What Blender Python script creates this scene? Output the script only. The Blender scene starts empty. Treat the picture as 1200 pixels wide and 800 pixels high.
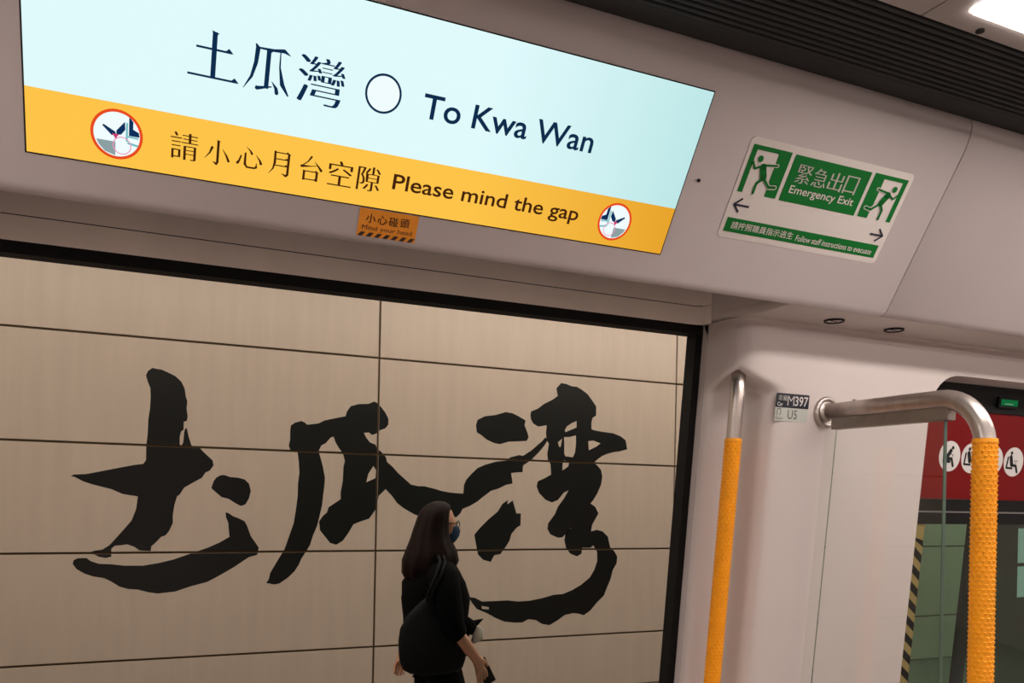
import bpy, bmesh, math, random
from mathutils import Vector, Matrix
from mathutils.geometry import tessellate_polygon
random.seed(7)
S = bpy.context.scene
COL = S.collection
R = math.radians

# ---------------------------------------------------------------- camera
# level camera inside the train, rolled a little, lens shifted upwards
YAW, ROLL, EYE = R(24.444), R(1.15), 1.58
cam = bpy.data.cameras.new('camera')
cam.sensor_width = 36.0
cam.lens = 36.0 * 1000.0 / 1200.0
cam.shift_y = 182.0 / 1200.0
cam.clip_start = 0.05
cam_o = bpy.data.objects.new('camera', cam)
COL.objects.link(cam_o)
cam_o.matrix_world = (Matrix.Translation((0, 0, EYE)) @ Matrix.Rotation(-YAW, 4, 'Z')
                      @ Matrix.Rotation(R(90), 4, 'X') @ Matrix.Rotation(ROLL, 4, 'Z'))
S.camera = cam_o
# ---------------------------------------------------------------- world, exposure, lamp strengths
W = bpy.data.worlds.new('world'); S.world = W; W.use_nodes = True
W.node_tree.nodes['Background'].inputs[0].default_value = (0.02, 0.018, 0.016, 1)
W.node_tree.nodes['Background'].inputs[1].default_value = 0.3
S.view_settings.view_transform = 'Standard'
S.view_settings.look = 'None'
S.view_settings.exposure = 0.0
S.view_settings.gamma = 1.0
TRAIN_LIGHT = 27.0        # strength of the train's ceiling light panels
PLATFORM_LIGHT = 8.0     # strength of the platform's linear light
PLATFORM_LIGHT_B = 18.5   # second row, over the platform's middle

# ---------------------------------------------------------------- materials
def lin(c):
    return tuple((x / 12.92 if x <= 0.04045 else ((x + 0.055) / 1.055) ** 2.4) for x in [v / 255.0 for v in c])
def mat(name, rgb, rough=0.5, metal=0.0, var=0.06, scale=12.0, bump=0.0, stretch=(1, 1, 1), spec=0.5, coat=0.0):
    m = bpy.data.materials.new(name); m.use_nodes = True
    nt = m.node_tree; b = nt.nodes['Principled BSDF']
    c = lin(rgb)
    b.inputs['Roughness'].default_value = rough
    b.inputs['Metallic'].default_value = metal
    b.inputs['Specular IOR Level'].default_value = spec
    b.inputs['Coat Weight'].default_value = coat
    tc = nt.nodes.new('ShaderNodeTexCoord'); mp = nt.nodes.new('ShaderNodeMapping')
    mp.inputs['Scale'].default_value = stretch
    nz = nt.nodes.new('ShaderNodeTexNoise'); nz.inputs['Scale'].default_value = scale
    nz.inputs['Detail'].default_value = 4
    nt.links.new(tc.outputs['Object'], mp.inputs[0]); nt.links.new(mp.outputs[0], nz.inputs['Vector'])
    rp = nt.nodes.new('ShaderNodeValToRGB')
    rp.color_ramp.elements[0].position = 0.3; rp.color_ramp.elements[1].position = 0.7
    rp.color_ramp.elements[0].color = tuple(v * (1 - var) for v in c) + (1,)
    rp.color_ramp.elements[1].color = tuple(min(1, v * (1 + var)) for v in c) + (1,)
    nt.links.new(nz.outputs['Fac'], rp.inputs[0]); nt.links.new(rp.outputs[0], b.inputs['Base Color'])
    if bump:
        bp = nt.nodes.new('ShaderNodeBump'); bp.inputs['Strength'].default_value = bump
        bp.inputs['Distance'].default_value = 0.002
        nt.links.new(nz.outputs['Fac'], bp.inputs['Height']); nt.links.new(bp.outputs[0], b.inputs['Normal'])
    return m
def emit(name, rgb, strength=1.0, rgb2=None):
    m = bpy.data.materials.new(name); m.use_nodes = True
    nt = m.node_tree; nt.nodes.clear()
    o = nt.nodes.new('ShaderNodeOutputMaterial'); e = nt.nodes.new('ShaderNodeEmission')
    e.inputs[0].default_value = lin(rgb) + (1,); e.inputs[1].default_value = strength
    if rgb2:   # viewing-angle falloff painted into the glow, darker towards the screen's right end
        tc = nt.nodes.new('ShaderNodeTexCoord'); sp = nt.nodes.new('ShaderNodeSeparateXYZ')
        rp = nt.nodes.new('ShaderNodeValToRGB')
        rp.color_ramp.elements[0].position = 0.0; rp.color_ramp.elements[1].position = 1.0
        rp.color_ramp.elements[0].color = lin(rgb) + (1,); rp.color_ramp.elements[1].color = lin(rgb2) + (1,)
        el = rp.color_ramp.elements.new(0.62); el.color = lin(rgb) + (1,)
        nt.links.new(tc.outputs['Generated'], sp.inputs[0]); nt.links.new(sp.outputs[0], rp.inputs[0])
        nt.links.new(rp.outputs[0], e.inputs[0])
    nt.links.new(e.outputs[0], o.inputs[0]); return m
def glass(name, rgb, gloss=0.06, rough=0.02):
    m = bpy.data.materials.new(name); m.use_nodes = True
    nt = m.node_tree; nt.nodes.clear()
    o = nt.nodes.new('ShaderNodeOutputMaterial'); mx = nt.nodes.new('ShaderNodeMixShader')
    t = nt.nodes.new('ShaderNodeBsdfTransparent'); t.inputs[0].default_value = lin(rgb) + (1,)
    g = nt.nodes.new('ShaderNodeBsdfGlossy'); g.inputs['Roughness'].default_value = rough
    lw = nt.nodes.new('ShaderNodeFresnel'); geo = nt.nodes.new('ShaderNodeNewGeometry'); mr = nt.nodes.new('ShaderNodeMapRange')
    mr.inputs['To Min'].default_value = 1.45; mr.inputs['To Max'].default_value = 1 / 1.45
    nt.links.new(geo.outputs['Backfacing'], mr.inputs['Value']); nt.links.new(mr.outputs[0], lw.inputs[0])   # same reflectance from both faces
    nt.links.new(lw.outputs[0], mx.inputs[0]); nt.links.new(t.outputs[0], mx.inputs[1]); nt.links.new(g.outputs[0], mx.inputs[2])
    nt.links.new(mx.outputs[0], o.inputs[0]); return m

M = dict(
    shell=mat('pale moulded plastic', (200, 188, 183), 0.42, var=0.015, scale=5),
    cover=mat('pale cover panel', (177, 165, 162), 0.42, var=0.015, scale=5),
    ceiling=mat('ceiling laminate', (152, 141, 136), 0.5, var=0.02, scale=4),
    fascia=mat('satin brown steel', (238, 222, 210), 0.34, 0.15, var=0.08, scale=6, stretch=(1, 1, 0.3)),
    rubber=mat('black rubber', (13, 12, 12), 0.6, var=0.1, spec=0.2),
    dark=mat('dark void', (14, 13, 13), 0.8),
    grille=mat('charcoal grille', (30, 29, 29), 0.7, var=0.1),
    steel=mat('brushed stainless steel', (184, 173, 166), 0.38, 1.0, var=0.10, scale=60, stretch=(1, 1, 0.05), bump=0.05),
    steel_dark=mat('dull steel', (140, 129, 121), 0.4, 0.9, var=0.08, scale=40),
    yellow=mat('yellow grip rubber', (244, 158, 5), 0.45, var=0.05, scale=30),
    tile=mat('beige enamel panel', (210, 192, 178), 0.28, var=0.035, scale=2.2, stretch=(6, 1, 0.6)),
    groove=mat('brown joint', (92, 72, 50), 0.8, var=0.1),
    ink=mat('black brush lettering', (8, 8, 8), 0.38, var=0.15, scale=3),
    white_print=mat('white print', (206, 200, 195), 0.5, var=0.02),
    card=mat('warm white sticker', (200, 190, 184), 0.4, var=0.015),
    green=mat('safety green print', (0, 98, 34), 0.5, var=0.05, spec=0.2),
    arrow=mat('navy black print', (22, 22, 40), 0.45),
    navy=emit('navy screen print', (14, 44, 76), 1.0),
    brown_print=emit('brown black screen print', (66, 34, 12), 1.0),
    amber=mat('amber sticker', (226, 138, 18), 0.45, var=0.04),
    stripe=mat('dark brown stripe', (48, 22, 14), 0.5),
    label_black=mat('black label', (22, 24, 38), 0.35),
    label_grey=mat('pale grey green film', (184, 186, 176), 0.35, var=0.02),
    grey_print=mat('grey print', (88, 88, 84), 0.5),
    red=mat('red window film', (110, 3, 7), 0.5, var=0.06, scale=5, spec=0.15),
    tape_yellow=mat('yellow warning tape', (136, 118, 66), 0.5),
    floor=mat('speckled grey floor', (152, 146, 141), 0.5, var=0.2, scale=150),
    pfloor=mat('platform granite', (112, 104, 94), 0.35, var=0.15, scale=60),
    screen_panel=mat('dark platform door panel', (78, 84, 72), 0.35, var=0.08),
    alu=mat('grey aluminium', (150, 150, 146), 0.4, 0.8),
    hair=mat('dark auburn hair', (26, 11, 9), 0.6, var=0.35, scale=90, stretch=(1, 1, 0.08), bump=0.4, spec=0.15),
    skin=mat('skin', (206, 150, 122), 0.5, var=0.05, scale=20),
    lip=mat('lip', (160, 84, 74), 0.5),
    eye_white=mat('eye white', (225, 220, 214), 0.3),
    cloth=mat('black cloth', (7, 7, 9), 0.9, var=0.25, scale=25, bump=0.3, spec=0.1),
    trouser=mat('black trouser cloth', (8, 8, 9), 0.9, var=0.2, scale=30, spec=0.1),
    bag=mat('charcoal shoulder bag leather', (12, 13, 17), 0.65, var=0.25, scale=14, bump=0.3, spec=0.2),
    mask=mat('navy face mask', (24, 62, 92), 0.75, var=0.06),
    phone=mat('phone case', (62, 44, 44), 0.3),
    tissue=mat('white tissue', (214, 206, 198), 0.8, var=0.05),
    E_screen=emit('screen pale blue', (224, 250, 252), 1.0, (190, 231, 231)),
    E_yellow=emit('screen yellow', (254, 196, 74), 1.0, (232, 164, 44)),
    E_white=emit('screen white', (240, 252, 253), 1.0),
    E_red=emit('screen red', (232, 74, 32), 1.0),
    E_grey=emit('screen grey', (140, 160, 164), 1.0),
    E_teal=emit('screen teal', (120, 190, 196), 1.0),
    E_pink=emit('screen pink', (236, 150, 190), 1.0),
    E_magenta=emit('screen magenta', (200, 60, 110), 1.0),
    E_navy=emit('screen navy', (14, 48, 92), 1.0),
    E_lamp=emit('ceiling light', (255, 247, 242), TRAIN_LIGHT),
    E_plat=emit('platform light', (255, 243, 224), PLATFORM_LIGHT),
    E_plat_r=emit('platform light bright', (255, 243, 226), PLATFORM_LIGHT * 1.65),  # unseen right run, made brighter to lift that side of the wall
    E_plat_b=emit('platform light soft', (255, 243, 224), PLATFORM_LIGHT_B),
    E_green=emit('green indicator', (20, 104, 56), 0.9),
    E_pale=emit('pale lit board', (126, 152, 138), 0.9),  # glow standing in for reflections on the glass
    glass_green=glass('greenish partition glass', (250, 251, 250)),
    glass_window=glass('tinted window glass', (236, 244, 236)),
    glass_psd=glass('green platform door glass', (216, 242, 236)),
    glass_edge=mat('glass edge', (74, 96, 82), 0.3),
)

# ---------------------------------------------------------------- object helpers
def loc_of(o):
    v = Vector((0, 0, 0))
    while o: v = v + o.location; o = o.parent
    return v
def obj(name, bm, m=None, parent=None, smooth=False, at=None):
    """bm holds world coordinates; it becomes one mesh object with its origin at its parent or its own base"""
    me = bpy.data.meshes.new(name)
    if parent: base = loc_of(parent)
    elif at: base = Vector(at)
    else:
        xs = [v.co for v in bm.verts]
        base = Vector(((min(v.x for v in xs) + max(v.x for v in xs)) / 2, (min(v.y for v in xs) + max(v.y for v in xs)) / 2, min(v.z for v in xs)))
    bmesh.ops.translate(bm, verts=bm.verts, vec=-base)
    if smooth:
        for f in bm.faces: f.smooth = True
    bm.to_mesh(me); bm.free()
    for x in (m if isinstance(m, list) else [m]): me.materials.append(x)
    o = bpy.data.objects.new(name, me); COL.objects.link(o)
    if parent: o.parent = parent
    else: o.location = base
    return o
def tag(o, label=None, cat=None, group=None, kind=None):
    if label: o['label'] = label
    if cat: o['category'] = cat
    if group: o['group'] = group
    if kind: o['kind'] = kind
    return o
def empty(name, loc, label=None, cat=None, group=None, kind=None):
    o = bpy.data.objects.new(name, None); COL.objects.link(o); o.location = loc
    o.empty_display_size = 0.05
    return tag(o, label, cat, group, kind)
def box(bm, x0, x1, y0, y1, z0, z1, bev=0.0, fn=None):
    b2 = bmesh.new()
    bmesh.ops.create_cube(b2, size=1.0)
    for v in b2.verts:
        v.co = Vector(((x0 + x1) / 2 + v.co.x * (x1 - x0), (y0 + y1) / 2 + v.co.y * (y1 - y0), (z0 + z1) / 2 + v.co.z * (z1 - z0)))
    if bev: bmesh.ops.bevel(b2, geom=b2.edges[:], offset=bev, segments=2, affect='EDGES', profile=0.5)
    if fn:
        for v in b2.verts: v.co = Vector(fn(*v.co))
    merge(bm, b2); return bm
def merge(bm, b2):
    vm = {v: bm.verts.new(v.co) for v in b2.verts}
    for f in b2.faces:
        try: nf = bm.faces.new([vm[v] for v in f.verts]); nf.smooth = f.smooth; nf.material_index = f.material_index
        except ValueError: pass
    b2.free()
def B(*a, **k): return box(bmesh.new(), *a, **k)
def tube(bm, pts, r, n=16, cap=True):
    pts = [Vector(p) for p in pts]; rings = []
    rr = r if isinstance(r, (list, tuple)) else [r] * len(pts)
    up = Vector((0.13, 0.21, 0.97)); prev = None
    for i, p in enumerate(pts):
        d = (pts[min(i + 1, len(pts) - 1)] - pts[max(i - 1, 0)]).normalized()
        if prev is None:
            a = d.cross(up).normalized()
        else: a = (prev - d * prev.dot(d)).normalized()
        prev = a; b = d.cross(a)
        rings.append([bm.verts.new(p + (a * math.cos(2 * math.pi * k / n) + b * math.sin(2 * math.pi * k / n)) * rr[i]) for k in range(n)])
    for i in range(len(rings) - 1):
        for k in range(n):
            f = bm.faces.new([rings[i][k], rings[i][(k + 1) % n], rings[i + 1][(k + 1) % n], rings[i + 1][k]]); f.smooth = True
    if cap:
        bm.faces.new(rings[0][::-1]); bm.faces.new(rings[-1])
    return bm
def loft(bm, rings, n=24, cap=True, mod=None):
    """rings: (cx, cy, z, rx, ry)"""
    R_ = []
    for i, (cx, cy, z, rx, ry) in enumerate(rings):
        row = []
        for k in range(n):
            a = 2 * math.pi * k / n; f = 1.0 + (mod(a, i, z) if mod else 0)
            row.append(bm.verts.new((cx + rx * math.cos(a) * f, cy + ry * math.sin(a) * f, z)))
        R_.append(row)
    for i in range(len(R_) - 1):
        for k in range(n):
            f = bm.faces.new([R_[i][k], R_[i][(k + 1) % n], R_[i + 1][(k + 1) % n], R_[i + 1][k]]); f.smooth = True
    if cap: bm.faces.new(R_[0][::-1]); bm.faces.new(R_[-1])
    return bm
def poly(bm, outer, fn, holes=(), mi=0):
    """fills a flat outline (with holes) and places it through fn(u, v)"""
    loops = [[Vector((u, v, 0)) for u, v in outer]] + [[Vector((u, v, 0)) for u, v in h] for h in holes]
    flat = [p for L in loops for p in L]
    vs = [bm.verts.new(fn(p.x, p.y)) for p in flat]
    for t in tessellate_polygon(loops):
        a, b, c = [flat[i] for i in t]
        if (b - a).cross(c - a).z < 0: t = t[::-1]
        try: f = bm.faces.new([vs[i] for i in t]); f.material_index = mi
        except ValueError: pass
    return bm
def ellipse(cx, cy, rx, ry=None, n=40):
    ry = ry or rx
    return [(cx + rx * math.cos(2 * math.pi * k / n), cy + ry * math.sin(2 * math.pi * k / n)) for k in range(n)]
def rrect(x0, x1, y0, y1, r, n=8):
    out = []
    for cx, cy, a0 in ((x1 - r, y1 - r, 0), (x0 + r, y1 - r, 90), (x0 + r, y0 + r, 180), (x1 - r, y0 + r, 270)):
        for k in range(n + 1):
            a = R(a0 + 90 * k / n); out.append((cx + r * math.cos(a), cy + r * math.sin(a)))
    return out
def stroke(bm, pts, w, fn, mi=0, roundcap=True):
    """a brush line of constant or tapering width on a flat print"""
    ww = w if isinstance(w, (list, tuple)) else [w] * len(pts)
    for i in range(len(pts) - 1):
        (x0, y0), (x1, y1) = pts[i], pts[i + 1]
        L = math.hypot(x1 - x0, y1 - y0) or 1e-6; nx, ny = -(y1 - y0) / L, (x1 - x0) / L
        a, b = ww[i] / 2, ww[i + 1] / 2
        vs = [bm.verts.new(fn(*p)) for p in ((x0 - nx * a, y0 - ny * a), (x1 - nx * b, y1 - ny * b), (x1 + nx * b, y1 + ny * b), (x0 + nx * a, y0 + ny * a))]
        f = bm.faces.new(vs); f.material_index = mi
    for i, (x, y) in enumerate(pts):
        if roundcap or 0 < i < len(pts) - 1:
            if ww[i] > 1e-5: poly(bm, ellipse(x, y, ww[i] / 2, n=10), fn, mi=mi)

# ---------------------------------------------------------------- lettering
def glyphs(text, thin=0.0, smear=0.0):
    """outline of a text as 2-D triangles (the program's built-in lettering)"""
    cu = bpy.data.curves.new('lettering', 'FONT'); cu.body = text; cu.resolution_u = 4; cu.offset = -thin
    o = bpy.data.objects.new('lettering', cu); COL.objects.link(o)
    bpy.context.view_layer.update()
    me = bpy.data.meshes.new_from_object(o)
    V = [(v.co.x, v.co.y) for v in me.vertices]; F = [tuple(p.vertices) for p in me.polygons]
    bpy.data.objects.remove(o); bpy.data.curves.remove(cu); bpy.data.meshes.remove(me)
    if smear:
        V0, F0 = V[:], F[:]; V, F = [], []
        for k in (-1, -0.33, 0.33, 1):
            n0 = len(V); V += [(x + k * smear, y) for x, y in V0]; F += [tuple(i + n0 for i in f) for f in F0]
    return V, F
def write(bm, text, x0, x1, y0, y1, fn, thin=0.0, smear=0.0, mi=0, keep=None):
    V, F = glyphs(text, thin, smear)
    ax, bx = min(v[0] for v in V), max(v[0] for v in V); ay, by = min(v[1] for v in V), max(v[1] for v in V)
    sx, sy = (x1 - x0) / (bx - ax), (y1 - y0) / (by - ay)
    vs = [bm.verts.new(fn(x0 + (x - ax) * sx, y0 + (y - ay) * sy)) for x, y in V]
    for f in F:
        try: q = bm.faces.new([vs[i] for i in f]); q.material_index = mi
        except ValueError: pass
    return bm
# characters drawn stroke by stroke on a 100 x 100 field: h = thin horizontal with its triangular stop,
# v = stout upright, p = tapering brush line
MING = {
 '土': [('h', 16, 84, 62), ('h', 2, 98, 5), ('v', 50, 97, 6)],
 '瓜': [('p', (22, 97, 3), (26, 90, 8), (24, 60, 7), (17, 30, 5), (2, 3, 1)), ('p', (24, 91, 3), (60, 92, 5), (80, 95, 7), (94, 88, 1)),
       ('v', 49, 91, 10), ('p', (28, 13, 1), (30, 8, 7), (60, 16, 2)), ('p', (60, 27, 1), (70, 14, 6), (72, 5, 7)),
       ('p', (73, 90, 2), (74, 60, 3), (82, 25, 8), (96, 4, 3))],
 '小': [('v', 52, 96, 12), ('p', (52, 12, 8), (48, 4, 8), (34, 12, 1)), ('p', (30, 66, 8), (22, 44, 5), (4, 20, 1)), ('p', (68, 66, 1), (84, 42, 6), (93, 22, 8))],
 '心': [('p', (36, 92, 1), (52, 78, 5), (58, 68, 8)), ('p', (34, 66, 6), (34, 24, 8), (42, 12, 6), (70, 12, 6), (78, 16, 7), (78, 34, 1)),
       ('p', (18, 54, 5), (12, 34, 6), (6, 24, 9)), ('p', (74, 66, 1), (90, 46, 6), (95, 34, 9))],
 '月': [('p', (26, 94, 7), (27, 50, 8), (22, 26, 5), (6, 2, 1)), ('h', 26, 80, 92), ('h', 27, 78, 66), ('h', 27, 78, 40),
       ('v', 80, 93, 6), ('p', (80, 8, 8), (74, 2, 8), (56, 10, 1))],
 '台': [('p', (48, 98, 7), (36, 78, 4), (14, 58, 3)), ('p', (12, 56, 9), (50, 60, 3), (78, 66, 2)), ('p', (62, 82, 1), (80, 62, 6), (92, 48, 9)),
       ('v', 24, 40, 0), ('v', 76, 40, 0), ('h', 24, 78, 38), ('h', 24, 78, 5)],
}
def ming(bm, ch, x0, x1, y0, y1, fn, mi=0):
    g = lambda u, v: fn(x0 + (x1 - x0) * u / 100.0, y0 + (y1 - y0) * v / 100.0)
    for s in MING[ch]:
        if s[0] == 'h':
            _, a, b, y = s
            stroke(bm, [(a, y), (b, y)], 4.4, g, mi, False)
            poly(bm, [(b - 14, y), (b - 6, y + 8), (b + 3, y - 2)], g, mi=mi)
        elif s[0] == 'v':
            _, x, a, b = s
            stroke(bm, [(x, a), (x, b)], 9.5, g, mi, False)
            poly(bm, [(x - 6, a + 2), (x + 8, a - 2), (x + 3, a - 7), (x - 4, a - 6)], g, mi=mi)
        else:
            stroke(bm, [(p[0], p[1]) for p in s[1:]], [p[2] * 1.2 for p in s[1:]], g, mi)
BRUSH = {
'S1': [(0.156,2.394),(0.183,2.39),(0.216,2.387),(0.255,2.371),(0.3,2.351),(0.34,2.315),(0.362,2.269),(0.37,2.215),(0.38,2.185),(0.376,2.137),(0.384,2.083),(0.379,2.052),(0.36,2.045),(0.36,1.991),(0.344,1.978),(0.336,1.941),(0.337,1.887),(0.35,1.884),(0.359,1.906),(0.364,1.979),(0.372,2.004),(0.381,1.998),(0.393,1.944),(0.413,1.885),(0.468,1.869),(0.497,1.839),(0.55,1.79),(0.557,1.756),(0.534,1.719),(0.506,1.706),(0.483,1.668),(0.421,1.63),(0.371,1.599),(0.343,1.55),(0.327,1.539),(0.311,1.478),(0.302,1.406),(0.304,1.358),(0.281,1.304),(0.259,1.274),(0.232,1.264),(0.199,1.226),(0.172,1.2),(0.169,1.169),(0.102,1.173),(0.069,1.197),(0.025,1.215),(-0.012,1.209),(-0.049,1.206),(-0.07,1.186),(-0.069,1.134),(-0.101,1.126),(-0.143,1.134),(-0.175,1.152),(-0.201,1.162),(-0.165,1.175),(-0.123,1.181),(-0.081,1.21),(-0.029,1.274),(0.018,1.333),(0.049,1.374),(0.075,1.451),(0.084,1.534),(-0.008,1.547),(-0.077,1.578),(-0.193,1.608),(-0.245,1.626),(-0.292,1.652),(-0.316,1.656),(-0.298,1.668),(-0.226,1.673),(-0.132,1.696),(-0.021,1.723),(0.059,1.742),(0.113,1.751),(0.129,1.777),(0.129,1.872),(0.136,1.956),(0.138,2.051),(0.147,2.123),(0.15,2.194),(0.147,2.259),(0.13,2.3),(0.118,2.34),(0.129,2.371)],
'S2': [(0.604,1.689),(0.628,1.692),(0.669,1.678),(0.717,1.676),(0.764,1.665),(0.795,1.635),(0.808,1.585),(0.797,1.535),(0.774,1.491),(0.744,1.478),(0.708,1.496),(0.66,1.527),(0.613,1.538),(0.572,1.574),(0.545,1.598),(0.559,1.647),(0.576,1.672)],
'S3': [(0.641,1.434),(0.662,1.428),(0.692,1.407),(0.734,1.391),(0.77,1.373),(0.789,1.336),(0.814,1.267),(0.845,1.224),(0.87,1.186),(0.859,1.136),(0.805,1.122),(0.763,1.094),(0.711,1.057),(0.658,1.025),(0.6,0.991),(0.531,0.954),(0.429,0.928),(0.328,0.894),(0.217,0.883),(0.161,0.893),(0.096,0.913),(0.036,0.918),(-0.018,0.936),(-0.066,0.97),(-0.109,0.994),(-0.172,1.005),(-0.224,1.025),(-0.271,1.055),(-0.295,1.09),(-0.29,1.113),(-0.267,1.126),(-0.216,1.127),(-0.189,1.106),(-0.142,1.088),(-0.068,1.084),(0.006,1.074),(0.125,1.072),(0.224,1.089),(0.312,1.111),(0.413,1.147),(0.527,1.188),(0.607,1.225),(0.671,1.264),(0.664,1.323),(0.661,1.36),(0.646,1.397)],
'S4': [(1.074,2.058),(1.104,2.08),(1.148,2.094),(1.174,2.083),(1.189,2.069),(1.23,2.076),(1.271,2.083),(1.311,2.106),(1.394,2.128),(1.466,2.146),(1.476,2.183),(1.502,2.221),(1.56,2.241),(1.634,2.247),(1.677,2.267),(1.699,2.26),(1.732,2.23),(1.766,2.19),(1.791,2.143),(1.79,2.101),(1.768,2.073),(1.725,2.055),(1.693,2.027),(1.666,2.018),(1.644,2.035),(1.605,2.031),(1.624,1.997),(1.651,1.964),(1.695,1.948),(1.706,1.922),(1.739,1.897),(1.778,1.856),(1.784,1.824),(1.829,1.788),(1.874,1.741),(1.931,1.695),(1.976,1.658),(2.033,1.647),(2.09,1.648),(2.101,1.644),(2.162,1.631),(2.222,1.615),(2.296,1.603),(2.401,1.598),(2.406,1.665),(2.424,1.707),(2.467,1.754),(2.516,1.8),(2.579,1.828),(2.668,1.855),(2.764,1.868),(2.796,1.895),(2.875,1.916),(2.908,1.911),(2.98,1.956),(3.033,2.001),(3.079,2.039),(3.105,2.07),(3.11,2.063),(3.127,2.051),(3.118,2.033),(3.094,1.997),(3.047,1.943),(2.982,1.881),(2.949,1.859),(2.91,1.833),(2.907,1.779),(2.871,1.778),(2.806,1.77),(2.821,1.687),(2.762,1.674),(2.698,1.643),(2.634,1.624),(2.559,1.569),(2.522,1.539),(2.459,1.503),(2.398,1.479),(2.38,1.444),(2.349,1.415),(2.167,1.396),(2.01,1.431),(1.921,1.479),(1.868,1.518),(1.826,1.573),(1.779,1.619),(1.728,1.569),(1.71,1.477),(1.699,1.456),(1.657,1.397),(1.593,1.376),(1.541,1.355),(1.505,1.292),(1.464,1.234),(1.417,1.205),(1.37,1.219),(1.328,1.271),(1.296,1.312),(1.288,1.374),(1.315,1.415),(1.345,1.441),(1.355,1.478),(1.442,1.538),(1.441,1.588),(1.455,1.672),(1.458,1.776),(1.468,1.818),(1.451,1.875),(1.419,1.915),(1.397,1.95),(1.381,1.993),(1.36,1.985),(1.325,1.942),(1.294,1.925),(1.275,1.883),(1.291,1.832),(1.308,1.771),(1.325,1.689),(1.321,1.627),(1.312,1.544),(1.308,1.493),(1.289,1.405),(1.275,1.343),(1.246,1.271),(1.227,1.204),(1.197,1.153),(1.168,1.108),(1.149,1.062),(1.12,1.016),(1.075,0.972),(1.017,0.932),(0.982,0.925),(0.953,0.932),(0.925,0.937),(0.942,0.964),(0.951,1.009),(0.999,1.094),(1.047,1.175),(1.07,1.246),(1.108,1.363),(1.121,1.459),(1.129,1.531),(1.132,1.561),(1.132,1.643),(1.141,1.725),(1.134,1.806),(1.123,1.877),(1.072,1.885),(1.062,1.915),(1.071,1.956),(1.07,2.017)],
'h4': [(1.682,1.789),(1.704,1.758),(1.7,1.699),(1.63,1.666),(1.645,1.729)],
'S5': [(2.508,2.177),(2.57,2.209),(2.66,2.224),(2.749,2.253),(2.808,2.247),(2.861,2.226),(2.924,2.196),(2.916,2.157),(2.943,2.099),(2.954,2.063),(2.938,2.032),(2.872,2.026),(2.781,2.019),(2.703,1.995),(2.652,2.002),(2.587,2.028),(2.542,2.061),(2.504,2.079),(2.496,2.135)],
'S6': [(2.971,2.271),(3.03,2.296),(3.087,2.339),(3.163,2.378),(3.21,2.412),(3.196,2.472),(3.239,2.519),(3.288,2.515),(3.338,2.5),(3.388,2.499),(3.439,2.476),(3.49,2.444),(3.532,2.398),(3.574,2.347),(3.574,2.272),(3.541,2.252),(3.531,2.211),(3.532,2.158),(3.558,2.149),(3.63,2.141),(3.745,2.133),(3.819,2.11),(3.867,2.08),(3.884,2.004),(3.811,1.983),(3.759,1.976),(3.697,1.96),(3.645,1.94),(3.595,1.907),(3.56,1.879),(3.597,1.856),(3.633,1.819),(3.646,1.763),(3.636,1.7),(3.602,1.625),(3.56,1.562),(3.537,1.539),(3.583,1.512),(3.616,1.456),(3.585,1.406),(3.558,1.362),(3.548,1.306),(3.602,1.319),(3.66,1.306),(3.711,1.262),(3.735,1.174),(3.78,1.136),(3.808,1.092),(3.802,1.036),(3.766,0.98),(3.746,0.904),(3.711,0.83),(3.684,0.768),(3.62,0.713),(3.557,0.647),(3.494,0.609),(3.451,0.623),(3.395,0.631),(3.318,0.619),(3.243,0.573),(3.176,0.541),(3.107,0.554),(3.053,0.587),(2.985,0.598),(2.933,0.574),(2.867,0.574),(2.775,0.586),(2.696,0.619),(2.625,0.658),(2.535,0.696),(2.49,0.75),(2.467,0.79),(2.514,0.785),(2.578,0.753),(2.668,0.753),(2.797,0.755),(2.889,0.743),(2.995,0.746),(3.103,0.763),(3.211,0.788),(3.294,0.791),(3.377,0.82),(3.46,0.861),(3.544,0.921),(3.585,0.983),(3.612,1.057),(3.61,1.132),(3.573,1.189),(3.545,1.17),(3.467,1.171),(3.461,1.121),(3.419,1.099),(3.356,1.122),(3.313,1.172),(3.298,1.233),(3.324,1.282),(3.351,1.331),(3.361,1.337),(3.306,1.281),(3.279,1.257),(3.238,1.254),(3.169,1.281),(3.14,1.324),(3.146,1.372),(3.206,1.446),(3.232,1.507),(3.286,1.575),(3.329,1.644),(3.285,1.624),(3.231,1.562),(3.176,1.541),(3.121,1.56),(3.059,1.614),(3.035,1.668),(3.044,1.71),(3.104,1.736),(3.164,1.768),(3.156,1.853),(3.131,1.89),(3.125,1.938),(3.138,2.016),(3.117,2.05),(3.109,2.102),(3.115,2.167),(3.038,2.152),(2.994,2.174),(2.972,2.207),(2.966,2.241)],
'h6a': [(3.39,2.217),(3.391,2.164),(3.346,2.144),(3.287,2.119),(3.282,2.137),(3.301,2.168),(3.345,2.197)],
'h6b': [(3.276,2.079),(3.328,2.082),(3.387,2.098),(3.389,2.027),(3.381,1.957),(3.361,1.916),(3.292,1.922),(3.281,1.944),(3.28,2.023)],
'h6c': [(3.22,2.033),(3.259,2.065),(3.246,1.995),(3.231,1.999)],
'h6d': [(3.504,2.055),(3.55,2.063),(3.622,2.042),(3.582,2.014),(3.511,1.98)],
'h6e': [(3.279,1.89),(3.327,1.877),(3.321,1.84),(3.267,1.804),(3.269,1.863)],
'h6f': [(2.573,0.718),(2.637,0.707),(2.637,0.688),(2.58,0.695)],
'S7': [(2.782,1.555),(2.779,1.519),(2.825,1.552),(2.842,1.502),(2.859,1.449),(2.899,1.449),(2.898,1.353),(2.866,1.335),(2.821,1.287),(2.803,1.228),(2.771,1.18),(2.727,1.124),(2.675,1.116),(2.644,1.063),(2.58,1.081),(2.535,1.123),(2.521,1.182),(2.5,1.278),(2.549,1.334),(2.624,1.405),(2.694,1.459),(2.737,1.524)],
}

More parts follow.
